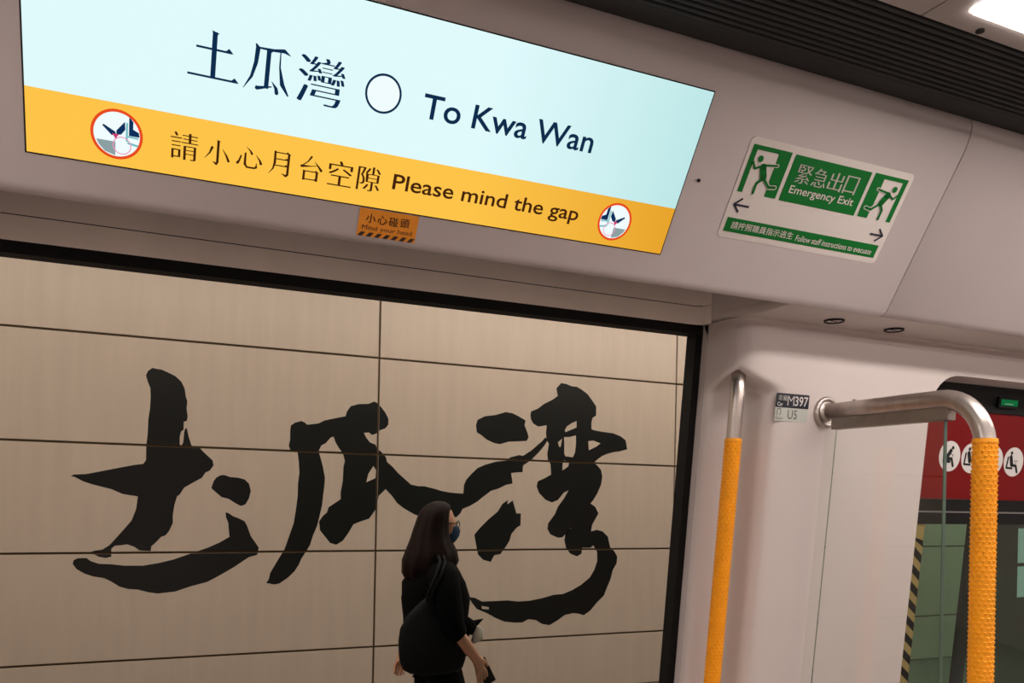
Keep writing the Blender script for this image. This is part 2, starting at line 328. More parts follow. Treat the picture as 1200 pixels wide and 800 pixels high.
# ================================================================ THE SETTING
T33, T6 = R(33), R(6)
def BK(x, s, off=0.0):          # point on the leaning panel over the doors: x along the car, s up its slope
    return (x, 1.24 - s * math.sin(T33) - off * math.cos(T33), 1.957 + s * math.cos(T33) - off * math.sin(T33))
def bk(off): return lambda u, v: BK(u, v, off)
def WY(y0, z): return y0 + (1.955 - z) * math.tan(T6)       # the side wall leans inwards towards its top
def wl(y0): return lambda u, v: (u, WY(y0, v), v)

# ---- train interior shell
XL, XR = -4.0, 6.0
tag(obj('floor', B(XL, XR, -1.6, 1.62, -0.06, 0.0), M['floor']), kind='structure')
ceil = empty('ceiling', (0, 0, 2.25), kind='structure')
for a, b in ((XL, -1.72), (-1.717, 0.9805), (0.9830, 3.683), (3.686, XR)):
    obj('panel', B(a, b, -1.2, 0.8375, 2.25, 2.265), M['ceiling'], ceil)
obj('backing', B(XL, XR, -1.6, 0.82, 2.266, 2.29), M['dark'], ceil)
tag(obj('wall_back', B(XL, XR, -1.6, -1.5, 0, 2.34), M['shell']), kind='structure')
tag(obj('wall_left', B(XL - 0.1, XL, -1.6, 1.5, 0, 2.34), M['shell']), kind='structure')
tag(obj('wall_right', B(XR, XR + 0.1, -1.6, 1.5, 0, 2.34), M['shell']), kind='structure')

# ceiling light panels
def lamp(x0, x1, y0, y1, label):
    t = empty('ceiling_light', ((x0 + x1) / 2, (y0 + y1) / 2, 2.2495), label, 'ceiling light', 'ceiling light panels of the car')
    bm = bmesh.new(); poly(bm, rrect(x0, x1, y0, y1, 0.012), lambda u, v: (u, v, 2.2470)); poly(bm, rrect(x0, x1, y0, y1, 0.012), lambda u, v: (u, v, 2.2495))
    obj('diffuser', bm, M['E_lamp'], t)
    bm = bmesh.new(); poly(bm, rrect(x0 - 0.004, x1 + 0.004, y0 - 0.004, y1 + 0.004, 0.014), lambda u, v: (u, v, 2.2497), [rrect(x0, x1, y0, y1, 0.012)])
    obj('trim', bm, M['shell'], t)
lamp(1.027, 2.55, 0.69, 0.801, 'bright white ceiling light panel at the upper right, beside the round ceiling screw')
lamp(-2.0, -0.30, 0.69, 0.801, 'white ceiling light panel above the middle door, nearest the camera')
lamp(3.85, 5.6, 0.69, 0.801, 'white ceiling light panel farthest along the car')
lamp(-3.9, -2.3, 0.69, 0.801, 'white ceiling light panel at the left end of the car')
lamp(-3.9, -1.7, -0.801, -0.69, 'white ceiling light panel over the opposite seats at the left end')
lamp(-1.4, 0.98, -0.801, -0.69, 'white ceiling light panel above the opposite door')
lamp(1.027, 5.6, -0.801, -0.69, 'long white ceiling light panel over the opposite seats to the right')
t = obj('ceiling_screw', tube(bmesh.new(), [(1.085, 0.8265, 2.2495), (1.085, 0.8265, 2.2473)], 0.006, 12), M['rubber'])
tag(t, 'dark round screw in the ceiling beside the light panel', 'screw')

# ---- charcoal slotted air grille between ceiling and leaning panel
gr = empty('air_grille', (1.0, 0.98, 2.29), 'long charcoal slotted air grille between the ceiling and the leaning panel', 'air grille')
P0, P1 = Vector((0, 1.055, 2.2680)), Vector((0, 0.8375, 2.25)); gd = (P1 - P0); gn = Vector((0, -gd.z, gd.y)).normalized(); gl = gd.length; gd.normalize()
def gp(x, s, o): p = P0 + gd * s + gn * o; return (x, p.y, p.z)
if gn.z > 0: gn = -gn
obj('backing', box(bmesh.new(), XL, XR, 0, gl, -0.022, -0.014, 0, gp), M['dark'], gr)
for k in range(12):
    s0 = 0.050 + k * (gl - 0.052) / 12
    obj('slat', box(bmesh.new(), XL, XR, s0, s0 + 0.0078, -0.013, -0.001, 0.0015, gp), M['grille'], gr)
obj('lip', box(bmesh.new(), XL, XR, -0.004, 0.045, -0.014, -0.004, 0.002, gp), M['grille'], gr)

# ---- leaning cover panels over the doors, underside boxes either side of the door
bulk = empty('wall_front_upper', (0.5, 1.24, 1.957), kind='structure')
def bulk_panel(x0, x1):
    bm = bmesh.new()
    dn = (math.sin(T33), -math.cos(T33)); C = (1.2412, 1.955)
    def at_s(s, off): q = BK(0, s, off); return (q[1], q[2])
    pts = [at_s(0.370, -0.034), at_s(0.368, -0.024), at_s(0.361, -0.0145), at_s(0.350, -0.0080), at_s(0.337, -0.0036), at_s(0.323, -0.0010), at_s(0.308, 0.0)]
    for k in range(9):
        t = k / 8; p0 = (C[0] - dn[0] * 0.011, C[1] - dn[1] * 0.011); p2 = (C[0] + 0.011, C[1])
        pts.append(tuple((1 - t) ** 2 * p0[c] + 2 * t * (1 - t) * C[c] + t * t * p2[c] for c in (0, 1)))
    pts += [(1.2555, 1.955), (1.2555, 1.972)]
    rows = [[bm.verts.new((x, y, z)) for y, z in pts] for x in (x0, x1)]
    for k in range(len(pts)):
        j = (k + 1) % len(pts); f = bm.faces.new([rows[0][k], rows[0][j], rows[1][j], rows[1][k]])
        f.smooth = k <= 14
    bm.faces.new(rows[0][::-1]); bm.faces.new(rows[1])
    return obj('panel', bm, M['cover'], bulk)
for a, b in ((XL, -1.334), (-1.331, 1.3685), (1.3715, 4.07), (4.073, XR)): bulk_panel(a, b)
obj('backing', box(bmesh.new(), XL, XR, 0.03, 0.36, -0.034, -0.0215, 0, BK), M['dark'], bulk)
# underside (soffit) boxes with a rounded corner towards the door
def soffit(x0, x1, dirn):
    bm = bmesh.new(); xe, xf = (x0, x1) if dirn > 0 else (x1, x0); r = 0.016
    prof = [(xe, 2.16), (xe, 1.955 + r)] + [(xe + dirn * (r - r * math.cos(R(90 * k / 6))), 1.955 + r - r * math.sin(R(90 * k / 6))) for k in range(1, 7)] + [(xf, 1.955), (xf, 2.16)]
    rows = [[bm.verts.new((x, y, z)) for x, z in prof] for y in (1.2556, 1.62)]
    n = len(prof)
    for k in range(n):
        j = (k + 1) % n; f = bm.faces.new([rows[0][k], rows[0][j], rows[1][j], rows[1][k]]); f.smooth = 1 <= k <= 6
    bm.faces.new(rows[0]); bm.faces.new(rows[1][::-1])
    return obj('underside', bm, M['shell'], bulk)
soffit(1.1265, XR, 1); soffit(XL, -0.30, -1)

# fascia over the door (satin steel), with its seam and rounded end
fas = empty('trim_1', (0.4, 1.5, 1.955), kind='structure')
for z0, z1 in ((1.9555, 1.9945), (1.996, 2.16)):
    bm = bmesh.new(); prof = [(-0.30, 1.475), (-0.298, 1.487), (-0.288, 1.499), (-0.275, 1.502), (0.0, 1.502), (1.10, 1.502), (1.114, 1.499), (1.122, 1.489), (1.1262, 1.475)]
    for i in range(len(prof) - 1):
        f = bm.faces.new([bm.verts.new((prof[i][0], prof[i][1], z0)), bm.verts.new((prof[i + 1][0], prof[i + 1][1], z0)), bm.verts.new((prof[i + 1][0], prof[i + 1][1], z1)), bm.verts.new((prof[i][0], prof[i][1], z1))]); f.smooth = True
    bmesh.ops.remove_doubles(bm, verts=bm.verts, dist=1e-5)
    obj('fascia_panel', bm, M['fascia'], fas)
obj('backing', B(-0.31, 1.126, 1.506, 1.60, 1.958, 2.16), M['dark'], fas)

# black door frame (opening only; the leaves are slid away)
dr = empty('door_1', (0.41, 1.52, 0), kind='structure')
sh = lambda x, y, z: (x, y + (1.955 - z) * math.tan(T6), z)
obj('door_frame', box(bmesh.new(), -0.30, 1.126, 1.502, 1.535, 1.936, 1.9552), M['rubber'], dr)
obj('door_frame', box(bmesh.new(), 1.1095, 1.1262, 1.502, 1.535, 0.0, 1.9355, 0, sh), M['rubber'], dr)
obj('door_frame', box(bmesh.new(), -0.30, -0.283, 1.502, 1.535, 0.0, 1.9355, 0, sh), M['rubber'], dr)
obj('door_sill', B(-0.30, 1.126, 1.50, 1.75, -0.03, 0.002), M['steel_dark'], dr)

# ---- side wall to the right of the door
wr = empty('wall_front', (1.3, 1.36, 0), kind='structure')
UP = [(1.1264, 1.482), (1.1264, 1.46), (1.1264, 1.435), (1.1275, 1.412), (1.132, 1.392), (1.142, 1.377), (1.156, 1.367), (1.178, 1.3615), (1.21, 1.36), (1.25, 1.36), (1.32, 1.36), (1.3905, 1.36)]
LO = [(1.1264, 1.482), (1.129, 1.470), (1.136, 1.462), (1.149, 1.457), (1.164, 1.453), (1.180, 1.446), (1.193, 1.432), (1.203, 1.408), (1.214, 1.380), (1.236, 1.362), (1.32, 1.36), (1.3905, 1.36)]
def smooth3(t): t = max(0, min(1, t)); return t * t * (3 - 2 * t)
def dens(L, n=4):
    out = []
    for i in range(len(L) - 1):
        p0, p1, p2, p3 = L[max(i - 1, 0)], L[i], L[i + 1], L[min(i + 2, len(L) - 1)]
        for k in range(n):
            t = k / n
            out.append(tuple(0.5 * ((2 * p1[c]) + (-p0[c] + p2[c]) * t + (2 * p0[c] - 5 * p1[c] + 4 * p2[c] - p3[c]) * t * t + (-p0[c] + 3 * p1[c] - 3 * p2[c] + p3[c]) * t ** 3) for c in (0, 1)))
    return out + [L[-1]]
UPd, LOd = dens(UP), dens(LO)
def top_roll(z):                # the wall's top edge tips back to the underside
    return 0.016 * smooth3((z - 1.925) / 0.03)
bm = bmesh.new()
zs = [0.0, 0.5, 1.0, 1.4, 1.6, 1.70] + [1.72 + 0.006 * k for k in range(25)] + [1.88, 1.90, 1.92, 1.928, 1.935, 1.942, 1.949, 1.9555]
rows = []
for z in zs:
    row = []
    for i, (u, l) in enumerate(zip(UPd, LOd)):
        mid = min(1.0, abs(i - 18) / 16.0)
        z1 = 1.856 - 0.036 * mid; w = smooth3((z - (z1 - 0.024)) / 0.024)
        x = l[0] * (1 - w) + u[0] * w; y = l[1] * (1 - w) + u[1] * w
        row.append(bm.verts.new((x, WY(y, z) + top_roll(z), z)))
    rows.append(row)
for a, b in zip(rows[:-1], rows[1:]):
    for i in range(len(a) - 1):
        f = bm.faces.new([a[i], a[i + 1], b[i + 1], b[i]]); f.smooth = True
obj('corner_panel', bm, M['shell'], wr)
obj('jamb_strip', box(bmesh.new(), 1.1264, 1.14, 1.4835, 1.501, 0.0, 1.9545, 0, sh), M['shell'], wr)
# big panel with the window opening
bm = bmesh.new()
hole = rrect(1.665, 2.95, 0.85, 1.88, 0.085)
poly(bm, [(1.3935, 0), (XR, 0), (XR, 1.925), (1.3905, 1.925), (1.3905, 1.75), (1.3935, 1.75)], wl(1.36), [hole])
prev = None
for z in (1.925, 1.928, 1.935, 1.942, 1.949, 1.9555):
    cur = [bm.verts.new((x, WY(1.36, z) + top_roll(z), z)) for x in (1.3905, XR)]
    if prev: bm.faces.new([prev[0], prev[1], cur[1], cur[0]])
    prev = cur
obj('side_panel', bm, M['shell'], wr)
# window reveal
bm = bmesh.new(); n = len(hole)
fr_, bk_ = [bm.verts.new((u, WY(1.36, v), v)) for u, v in hole], [bm.verts.new((u, WY(1.445, v), v)) for u, v in hole]
for k in range(n):
    j = (k + 1) % n; f = bm.faces.new([fr_[k], fr_[j], bk_[j], bk_[k]]); f.smooth = True
obj('reveal', bm, M['shell'], wr)
obj('backing', box(bmesh.new(), 1.15, 1.55, 1.54, 1.56, 0, 1.95, 0, lambda x, y, z: (x, WY(y - 0.02, z), z)), M['dark'], wr)
# the side wall left of the door (out of view, kept plain)
tag(obj('wall_front_far', box(bmesh.new(), XL, -0.30, 1.36, 1.50, 0, 1.955, 0, sh), M['shell']), kind='structure')

# ---- window: pane, red film band, transom, lower pane, mullion
win = empty('window_1', (2.3, 1.44, 0.85), kind='structure')
def wbox(name, x0, x1, z0, z1, y0, y1, m, par=win, bev=0): return obj(name, box(bmesh.new(), x0, x1, y0, y1, z0, z1, bev, lambda x, y, z: (x, WY(y, z), z)), m, par)
wbox('window_header', 1.64, 2.98, 1.815, 1.90, 1.440, 1.47, M['rubber'])
wbox('upper_pane', 1.64, 2.98, 1.596, 1.815, 1.446, 1.452, M['glass_window'])
wbox('transom', 1.64, 2.98, 1.5665, 1.596, 1.436, 1.466, M['rubber'])
wbox('transom', 1.64, 2.98, 1.534, 1.5625, 1.440, 1.466, M['rubber'])
wbox('transom_gasket', 1.64, 2.98, 1.5625, 1.5665, 1.438, 1.464, M['alu'])
wbox('lower_pane', 1.64, 2.98, 0.83, 1.534, 1.446, 1.452, M['glass_window'])
wbox('mullion', 1.968, 2.006, 0.83, 1.534, 1.4525, 1.464, M['rubber'])
wbox('mullion', 2.80, 2.838, 0.83, 1.534, 1.4525, 1.464, M['rubber'])
def film(name, outer, y0, m, holes=()):
    bm = bmesh.new(); poly(bm, outer, wl(y0), holes); poly(bm, outer, wl(y0 + 0.0006), holes); return obj(name, bm, m)
fl = film('priority_seat_film', [(1.64, 1.5965), (2.98, 1.5965), (2.98, 1.8145), (1.64, 1.8145)], 1.4450, M['red'])
tag(fl, 'red film band across the upper window pane, behind the round seat pictograms', 'window film')
# reflected yellow and black tape, built as a real strip on the window
tp = empty('warning_tape', (1.765, 1.50, 0.83), 'yellow and black diagonally striped tape down the left edge of the window', 'warning tape')
bm = bmesh.new(); poly(bm, [(1.728, 0.83), (1.794, 0.83), (1.794, 1.534), (1.728, 1.534)], wl(1.4452)); obj('tape', bm, M['tape_yellow'], tp)
z = 0.84
bm = bmesh.new()
while z < 1.50:
    poly(bm, [(1.728, z + 0.052), (1.794, z), (1.794, z + 0.021), (1.728, z + 0.073 - 0.0)] if z + 0.073 < 1.534 else [(1.74, z + 0.03), (1.794, z), (1.794, z + 0.015)], wl(1.4449)); z += 0.0425
obj('stripes', bm, M['rubber'], tp)
# green reflection in the window header, mirrored light built as a glowing plate
t = empty('indicator_light', (2.03, 1.45, 1.8345), 'small rectangular green lit indicator in the black band above the red film', 'indicator light')
wbox('housing', 1.993, 2.067, 1.829, 1.855, 1.432, 1.4405, M['rubber'], t)  # dark surround of the green reflection, no lamp housing
wbox('lens', 2.0, 2.06, 1.8345, 1.8495, 1.4300, 1.4325, M['E_green'], t)
wbox('light_bar', 2.012, 2.042, 1.8375, 1.8395, 1.4290, 1.4302, M['E_pale'], t)

# ---- seat pictograms on the red film
def picto(cx, cz, kind, label):
    r = 0.0375
    t = empty('seat_pictogram', (cx, WY(1.444, cz - r), cz - r), label, 'pictogram', 'round priority seat pictograms on the red film')
    bm = bmesh.new(); poly(bm, ellipse(cx, cz, r), wl(1.4444)); poly(bm, ellipse(cx, cz, r), wl(1.4448)); obj('disc', bm, M['white_print'], t)
    bm = bmesh.new(); f = wl(1.4440); s = lambda L: [(cx + x * r, cz + y * r) for x, y in L]
    if kind == 'elder':
        poly(bm, ellipse(cx + 0.22 * r, cz + 0.56 * r, 0.12 * r, n=16), f)
        stroke(bm, s([(0.05, 0.36), (-0.30, -0.12)]), 0.286 * r, f); stroke(bm, s([(-0.30, -0.14), (0.18, -0.16), (0.36, -0.62)]), 0.195 * r, f)
        stroke(bm, s([(-0.42, -0.32), (0.0, -0.34)]), 0.221 * r, f); stroke(bm, s([(0.1, 0.15), (0.28, 0.08), (0.3, -0.02)]), 0.052 * r, f)
        stroke(bm, s([(-0.60, -0.4), (-0.60, 0.0)]), 0.065 * r, f)
    else:
        poly(bm, ellipse(cx - 0.28 * r, cz + 0.60 * r, 0.125 * r, n=16), f)
        stroke(bm, s([(-0.60, 0.30), (-0.70, -0.42), (-0.12, -0.44)]), 0.143 * r, f)
        stroke(bm, s([(-0.32, 0.32), (-0.18, -0.20)]), 0.312 * r, f)
        stroke(bm, s([(-0.18, -0.22), (0.25, -0.26), (0.42, -0.68)]), 0.195 * r, f)
        if kind == 'baby':
            poly(bm, ellipse(cx + 0.05 * r, cz + 0.36 * r, 0.10 * r, n=14), f); stroke(bm, s([(0.08, 0.20), (0.12, -0.12)]), 0.260 * r, f)
        elif kind == 'bump': poly(bm, ellipse(cx - 0.02 * r, cz - 0.02 * r, 0.2 * r, n=16), f)
        elif kind == 'sling':
            stroke(bm, s([(0.08, 0.08), (0.14, 0.05)]), 0.078 * r, f); stroke(bm, s([(0.30, 0.08), (0.34, 0.05)]), 0.078 * r, f)
            stroke(bm, s([(0.10, -0.06), (0.26, -0.07)]), 0.039 * r, f)
    obj('figure', bm, M['dark'], t)
picto(1.853, 1.702, 'elder', 'white round pictogram of a leaning seated figure, crossed by the glass edge')
picto(1.932, 1.700, 'baby', 'white round pictogram of a seated figure holding a child, half behind the yellow pole')
picto(2.011, 1.698, 'bump', 'white round pictogram mostly hidden behind the yellow pole, between two others')
picto(2.090, 1.696, 'sling', 'white round pictogram of an upright seated figure, rightmost on the red film')

# ---- panel downlight covers in the underside
def ring_cover(x, y, label):
    t = empty('round_cover', (x, y, 1.951), label, 'cover', 'round covers in the underside')
    bm = bmesh.new(); m_ = 28
    prof = [(0.0205, 1.9552), (0.0205, 1.952), (0.0190, 1.951), (0.0165, 1.952), (0.0165, 1.9552)]
    rows = [[bm.verts.new((x + r_ * math.cos(2 * math.pi * k / m_), y + r_ * math.sin(2 * math.pi * k / m_), z_)) for k in range(m_)] for r_, z_ in prof]
    for a, b in zip(rows[:-1], rows[1:]):
        for k in range(m_): bm.faces.new([a[k], a[(k + 1) % m_], b[(k + 1) % m_], b[k]])
    obj('ring', bm, M['rubber'], t)
    obj('disc', tube(bmesh.new(), [(x, y, 1.9556), (x, y, 1.9535)], 0.0163, 28), M['shell'], t)
    obj('slot', B(x - 0.008, x + 0.008, y - 0.0015, y + 0.0015, 1.9527, 1.9536), M['grille'], t)
ring_cover(1.318, 1.322, 'round cover in the underside left of the panel seam')
ring_cover(1.494, 1.328, 'round cover in the underside right of the panel seam')
t = obj('screw', tube(bmesh.new(), [BK(0.844, 0.173, 0.0), BK(0.844, 0.173, 0.0015)], 0.0028, 12), M['rubber'])
tag(t, 'small black screw head between the lit display and the green exit sign', 'screw')
t = obj('screw', tube(bmesh.new(), [(1.136, 1.478, 1.9552), (1.136, 1.478, 1.9525)], 0.0035, 10), M['rubber'])
tag(t, 'tiny black screw at the upper right corner of the door frame', 'screw')

# ================================================================ THE DISPLAY
ds = empty('information_display', BK(0.35, 0.047, 0), 'long lit display over the door, pale blue above a yellow band, reading To Kwa Wan', 'display')
bm = bmesh.new(); poly(bm, [(-0.1195, 0.0450), (0.8195, 0.0450), (0.8195, 0.3040), (-0.1195, 0.3040)], bk(0.0006)); obj('bezel', bm, M['rubber'], ds)
bm = bmesh.new(); poly(bm, [(-0.1175, 0.1228), (0.8175, 0.1228), (0.8175, 0.3022), (-0.1175, 0.3022)], bk(0.0012)); obj('screen', bm, M['E_screen'], ds)
bm = bmesh.new(); poly(bm, [(-0.1175, 0.0468), (0.8175, 0.0468), (0.8175, 0.1228), (-0.1175, 0.1228)], bk(0.0012)); yb = obj('yellow_band', bm, M['E_yellow'], ds)
F1 = bk(0.0020)
bm = bmesh.new()
ming(bm, '土', 0.0610, 0.1235, 0.1715, 0.2285, F1)
ming(bm, '瓜', 0.1285, 0.1880, 0.1690, 0.2255, F1)
write(bm, '灣', 0.1960, 0.2570, 0.1680, 0.2255, F1, thin=0.012, smear=0.022)
obj('station_name', bm, M['navy'], ds)
bm = bmesh.new(); write(bm, 'To Kwa Wan', 0.3675, 0.6390, 0.1790, 0.2112, F1, thin=-0.012); obj('station_name', bm, M['navy'], ds)
bm = bmesh.new(); poly(bm, ellipse(0.3103, 0.1988, 0.0252), F1, [ellipse(0.3103, 0.1988, 0.0222)]); obj('ring_mark', bm, M['navy'], ds)
bm = bmesh.new(); poly(bm, ellipse(0.3103, 0.1988, 0.0222), bk(0.0017)); obj('ring_centre', bm, M['E_white'], ds)
# yellow band lettering
bm = bmesh.new(); g = 0.0409; chars = '請小心月台空隙'
for i, ch in enumerate(chars):
    xa = 0.0462 + i * g; w_ = 0.0338
    if ch in MING: ming(bm, ch, xa, xa + w_, 0.0690, 0.1015, F1)
    else: write(bm, ch, xa, xa + w_, 0.0685, 0.1020, F1, thin=0.012, smear=0.020)
obj('warning_text', bm, M['brown_print'], ds)
bm = bmesh.new(); write(bm, 'Please mind the gap', 0.3435, 0.6475, 0.0700, 0.0985, F1, thin=-0.012); obj('warning_text', bm, M['brown_print'], ds)
def gap_sign(cx, cy, flip):
    r = 0.0302; k = -1 if flip else 1
    q = lambda L: [(cx + k * x * r, cy + y * r) for x, y in L]
    bm = bmesh.new(); poly(bm, ellipse(cx, cy, r), F1, [ellipse(cx, cy, r * 0.885)]); obj('red_ring', bm, M['E_red'], ds)
    bm = bmesh.new(); poly(bm, ellipse(cx, cy, r * 0.885), bk(0.0016)); obj('sign_ground', bm, M['E_white'], ds)
    F2 = bk(0.0018); F3 = bk(0.0021)
    bm = bmesh.new(); poly(bm, q([(-0.78, -0.30), (-0.05, -0.30), (-0.05, -0.86), (-0.45, -0.74), (-0.68, -0.5)]), F2); obj('platform_mark', bm, M['E_grey'], ds)
    bm = bmesh.new(); poly(bm, q([(0.46, 0.78), (0.62, 0.60), (0.62, 0.30), (0.84, 0.20), (0.87, 0.02), (0.46, 0.02)]), F2)
    poly(bm, q([(-0.56, 0.28), (-0.50, 0.33), (-0.06, 0.10), (-0.02, -0.02), (-0.20, -0.06)]), F3)
    poly(bm, q([(-0.02, 0.16), (0.30, 0.56), (0.32, 0.24), (0.16, 0.02), (-0.02, -0.02)]), F3)
    obj('shoe_mark', bm, M['E_navy'], ds)
    bm = bmesh.new(); stroke(bm, q([(0.44, -0.02), (0.80, -0.04)]), 0.07 * r, F2); stroke(bm, q([(0.44, -0.28), (0.80, -0.34)]), 0.09 * r, F2); stroke(bm, q([(0.38, 0.5), (0.38, -0.2)]), 0.08 * r, F2); obj('train_mark', bm, M['E_teal'], ds)
    bm = bmesh.new(); poly(bm, ellipse(cx + k * 0.20 * r, cy - 0.42 * r, 0.36 * r), F3, [ellipse(cx + k * 0.20 * r, cy - 0.42 * r, 0.32 * r)]); obj('gap_ring', bm, M['E_pink'], ds)
    bm = bmesh.new(); poly(bm, q([(-0.18, 0.02), (0.08, 0.02), (-0.05, -0.18)]), bk(0.0024)); obj('impact_mark', bm, M['E_magenta'], ds)
gap_sign(-0.0166, 0.0855, False); gap_sign(0.7143, 0.0857, True)

# ---- mind-your-head sticker
ms = empty('warning_sticker', BK(0.348, 0.0, 0), 'small orange sticker reading Mind your head under the lit display', 'sticker')
bm = bmesh.new(); poly(bm, [(0.3030, 0.0035), (0.3920, 0.0035), (0.3920, 0.0440), (0.3030, 0.0440)], bk(0.0007)); obj('sticker_sheet', bm, M['amber'], ms)
bm = bmesh.new()
for k in range(7):
    x = 0.3040 + k * 0.0126; poly(bm, [(x, 0.0037), (x + 0.0068, 0.0037), (x + 0.0118, 0.0100), (x + 0.0050, 0.0100)], bk(0.0012))
obj('black_stripes', bm, M['stripe'], ms)
bm = bmesh.new(); F4 = bk(0.0012)
for i, ch in enumerate('小心碰頭'):
    xa = 0.3135 + i * 0.0172
    write(bm, ch, xa, xa + 0.0142, 0.0240, 0.0370, F4, thin=0.0, smear=0.008)
write(bm, 'Mind your head', 0.3095, 0.3855, 0.0115, 0.0205, F4, thin=0.004)
obj('lettering', bm, M['stripe'], ms)

# ---- emergency exit sign
ex = empty('exit_sign', BK(1.10, 0.092, 0), 'white sticker with green panels reading Emergency Exit, right of the lit display', 'exit sign')
bm = bmesh.new(); poly(bm, rrect(0.9155, 1.2830, 0.0920, 0.2570, 0.009), bk(0.0006)); obj('card', bm, M['card'], ex)
F5, F6, F7 = bk(0.0011), bk(0.0016), bk(0.0021)
bm = bmesh.new(); poly(bm, [(1.0120, 0.1685), (1.1850, 0.1685), (1.1850, 0.2445), (1.0120, 0.2445)], F5)
poly(bm, [(0.9240, 0.1025), (1.2735, 0.1025), (1.2735, 0.1262), (0.9240, 0.1262)], F5)
obj('green_field', bm, M['green'], ex)
def runner(x0, x1):
    k = 1 if x1 > x0 else -1; L = abs(x1 - x0); q = lambda pts: [(x0 + k * (x - 0.9231), y) for x, y in pts]
    bm = bmesh.new(); poly(bm, q([(0.9231, 0.2455), (1.0040, 0.2455), (1.0040, 0.1692), (0.9800, 0.1692), (0.9800, 0.1830), (0.9785, 0.1950), (0.9785, 0.2385), (0.9335, 0.2385), (0.9335, 0.1692), (0.9231, 0.1692)]), F5); obj('door_mark', bm, M['green'], ex)
    bm = bmesh.new(); stroke(bm, q([(0.9690, 0.1965), (0.9815, 0.1845), (0.9945, 0.1865)]), 0.0075, F6); stroke(bm, q([(0.9520, 0.2165), (0.9840, 0.2205)]), 0.0058, F6); obj('outline', bm, M['card'], ex)
    bm = bmesh.new(); poly(bm, ellipse(x0 + k * (0.9457 - 0.9231), 0.2255, 0.0052, n=18), F7)
    for pts, w in (([(0.9330, 0.2185), (0.9410, 0.2090), (0.9530, 0.2150)], 0.0034), ([(0.9530, 0.2165), (0.9830, 0.2205)], 0.0036), ([(0.9560, 0.2135), (0.9640, 0.1985)], 0.0125),
                   ([(0.9630, 0.1960), (0.9545, 0.1870), (0.9545, 0.1715)], 0.0048), ([(0.9660, 0.1965), (0.9810, 0.1850), (0.9940, 0.1865)], 0.0046)):
        stroke(bm, q(pts), w, F7)
    obj('running_figure', bm, M['green'], ex)
runner(0.9231, 1.0040); runner(1.2735, 1.1926)
bm = bmesh.new()
for i, ch in enumerate('緊急出口'): write(bm, ch, 1.0280 + i * 0.0360, 1.0280 + i * 0.0360 + (0.0315 if i < 3 else 0.0290), 0.2015, 0.2315, F6, thin=0.010, smear=0.018)
write(bm, 'Emergency Exit', 1.0255, 1.1715, 0.1795, 0.1965, F6, thin=-0.008)
write(bm, '請按照職員指示逃生', 0.9360, 1.0720, 0.1085, 0.1210, F6, thin=-0.004)
write(bm, 'Follow staff instructions to evacuate', 1.0800, 1.2620, 0.1075, 0.1180, F6, thin=-0.006)
obj('lettering', bm, M['card'], ex)
bm = bmesh.new(); stroke(bm, [(0.9265, 0.1480), (0.9580, 0.1480)], 0.0034, F6, 0, False); stroke(bm, [(0.9400, 0.1595), (0.9265, 0.1480), (0.9400, 0.1365)], 0.0036, F6, 0, False); obj('arrow', bm, M['arrow'], ex)
bm = bmesh.new(); stroke(bm, [(1.2400, 0.1440), (1.2710, 0.1440)], 0.0034, F6, 0, False); stroke(bm, [(1.2570, 0.1555), (1.2710, 0.1440), (1.2570, 0.1325)], 0.0036, F6, 0, False); obj('arrow', bm, M['arrow'], ex)

# ---- car number label
cl = empty('car_label', (1.262, WY(1.36, 1.748), 1.748), 'small two-part wall label reading Car M397 over U5, between the two handrails', 'label')
bm = bmesh.new(); poly(bm, rrect(1.2185, 1.3070, 1.7765, 1.8055, 0.002), wl(1.3592)); obj('black_plate', bm, M['label_black'], cl)
bm = bmesh.new(); poly(bm, rrect(1.2185, 1.3060, 1.7485, 1.7760, 0.002), wl(1.3592)); obj('grey_plate', bm, M['label_grey'], cl)
L1 = wl(1.3585)
bm = bmesh.new(); write(bm, '車廂', 1.2240, 1.2470, 1.7900, 1.8015, L1, smear=0.005); write(bm, 'Car', 1.2225, 1.2370, 1.7792, 1.7870, L1, thin=-0.008); write(bm, 'M', 1.2490, 1.2665, 1.7810, 1.8010, L1, thin=0.012); write(bm, '397', 1.2685, 1.3035, 1.7810, 1.8010, L1, thin=-0.010)
obj('lettering', bm, M['white_print'], cl)
bm = bmesh.new(); write(bm, 'U5', 1.2520, 1.2770, 1.7535, 1.7720, L1, thin=-0.004); write(bm, 'Door', 1.2205, 1.2400, 1.7515, 1.7575, L1)
obj('lettering', bm, M['grey_print'], cl); bm = bmesh.new()
stroke(bm, [(1.2235, 1.7600), (1.2235, 1.7735), (1.2320, 1.7735), (1.2320, 1.7690), (1.2335, 1.7640), (1.2300, 1.7610)], 0.0016, L1)
obj('door_mark', bm, M['grey_print'], cl)

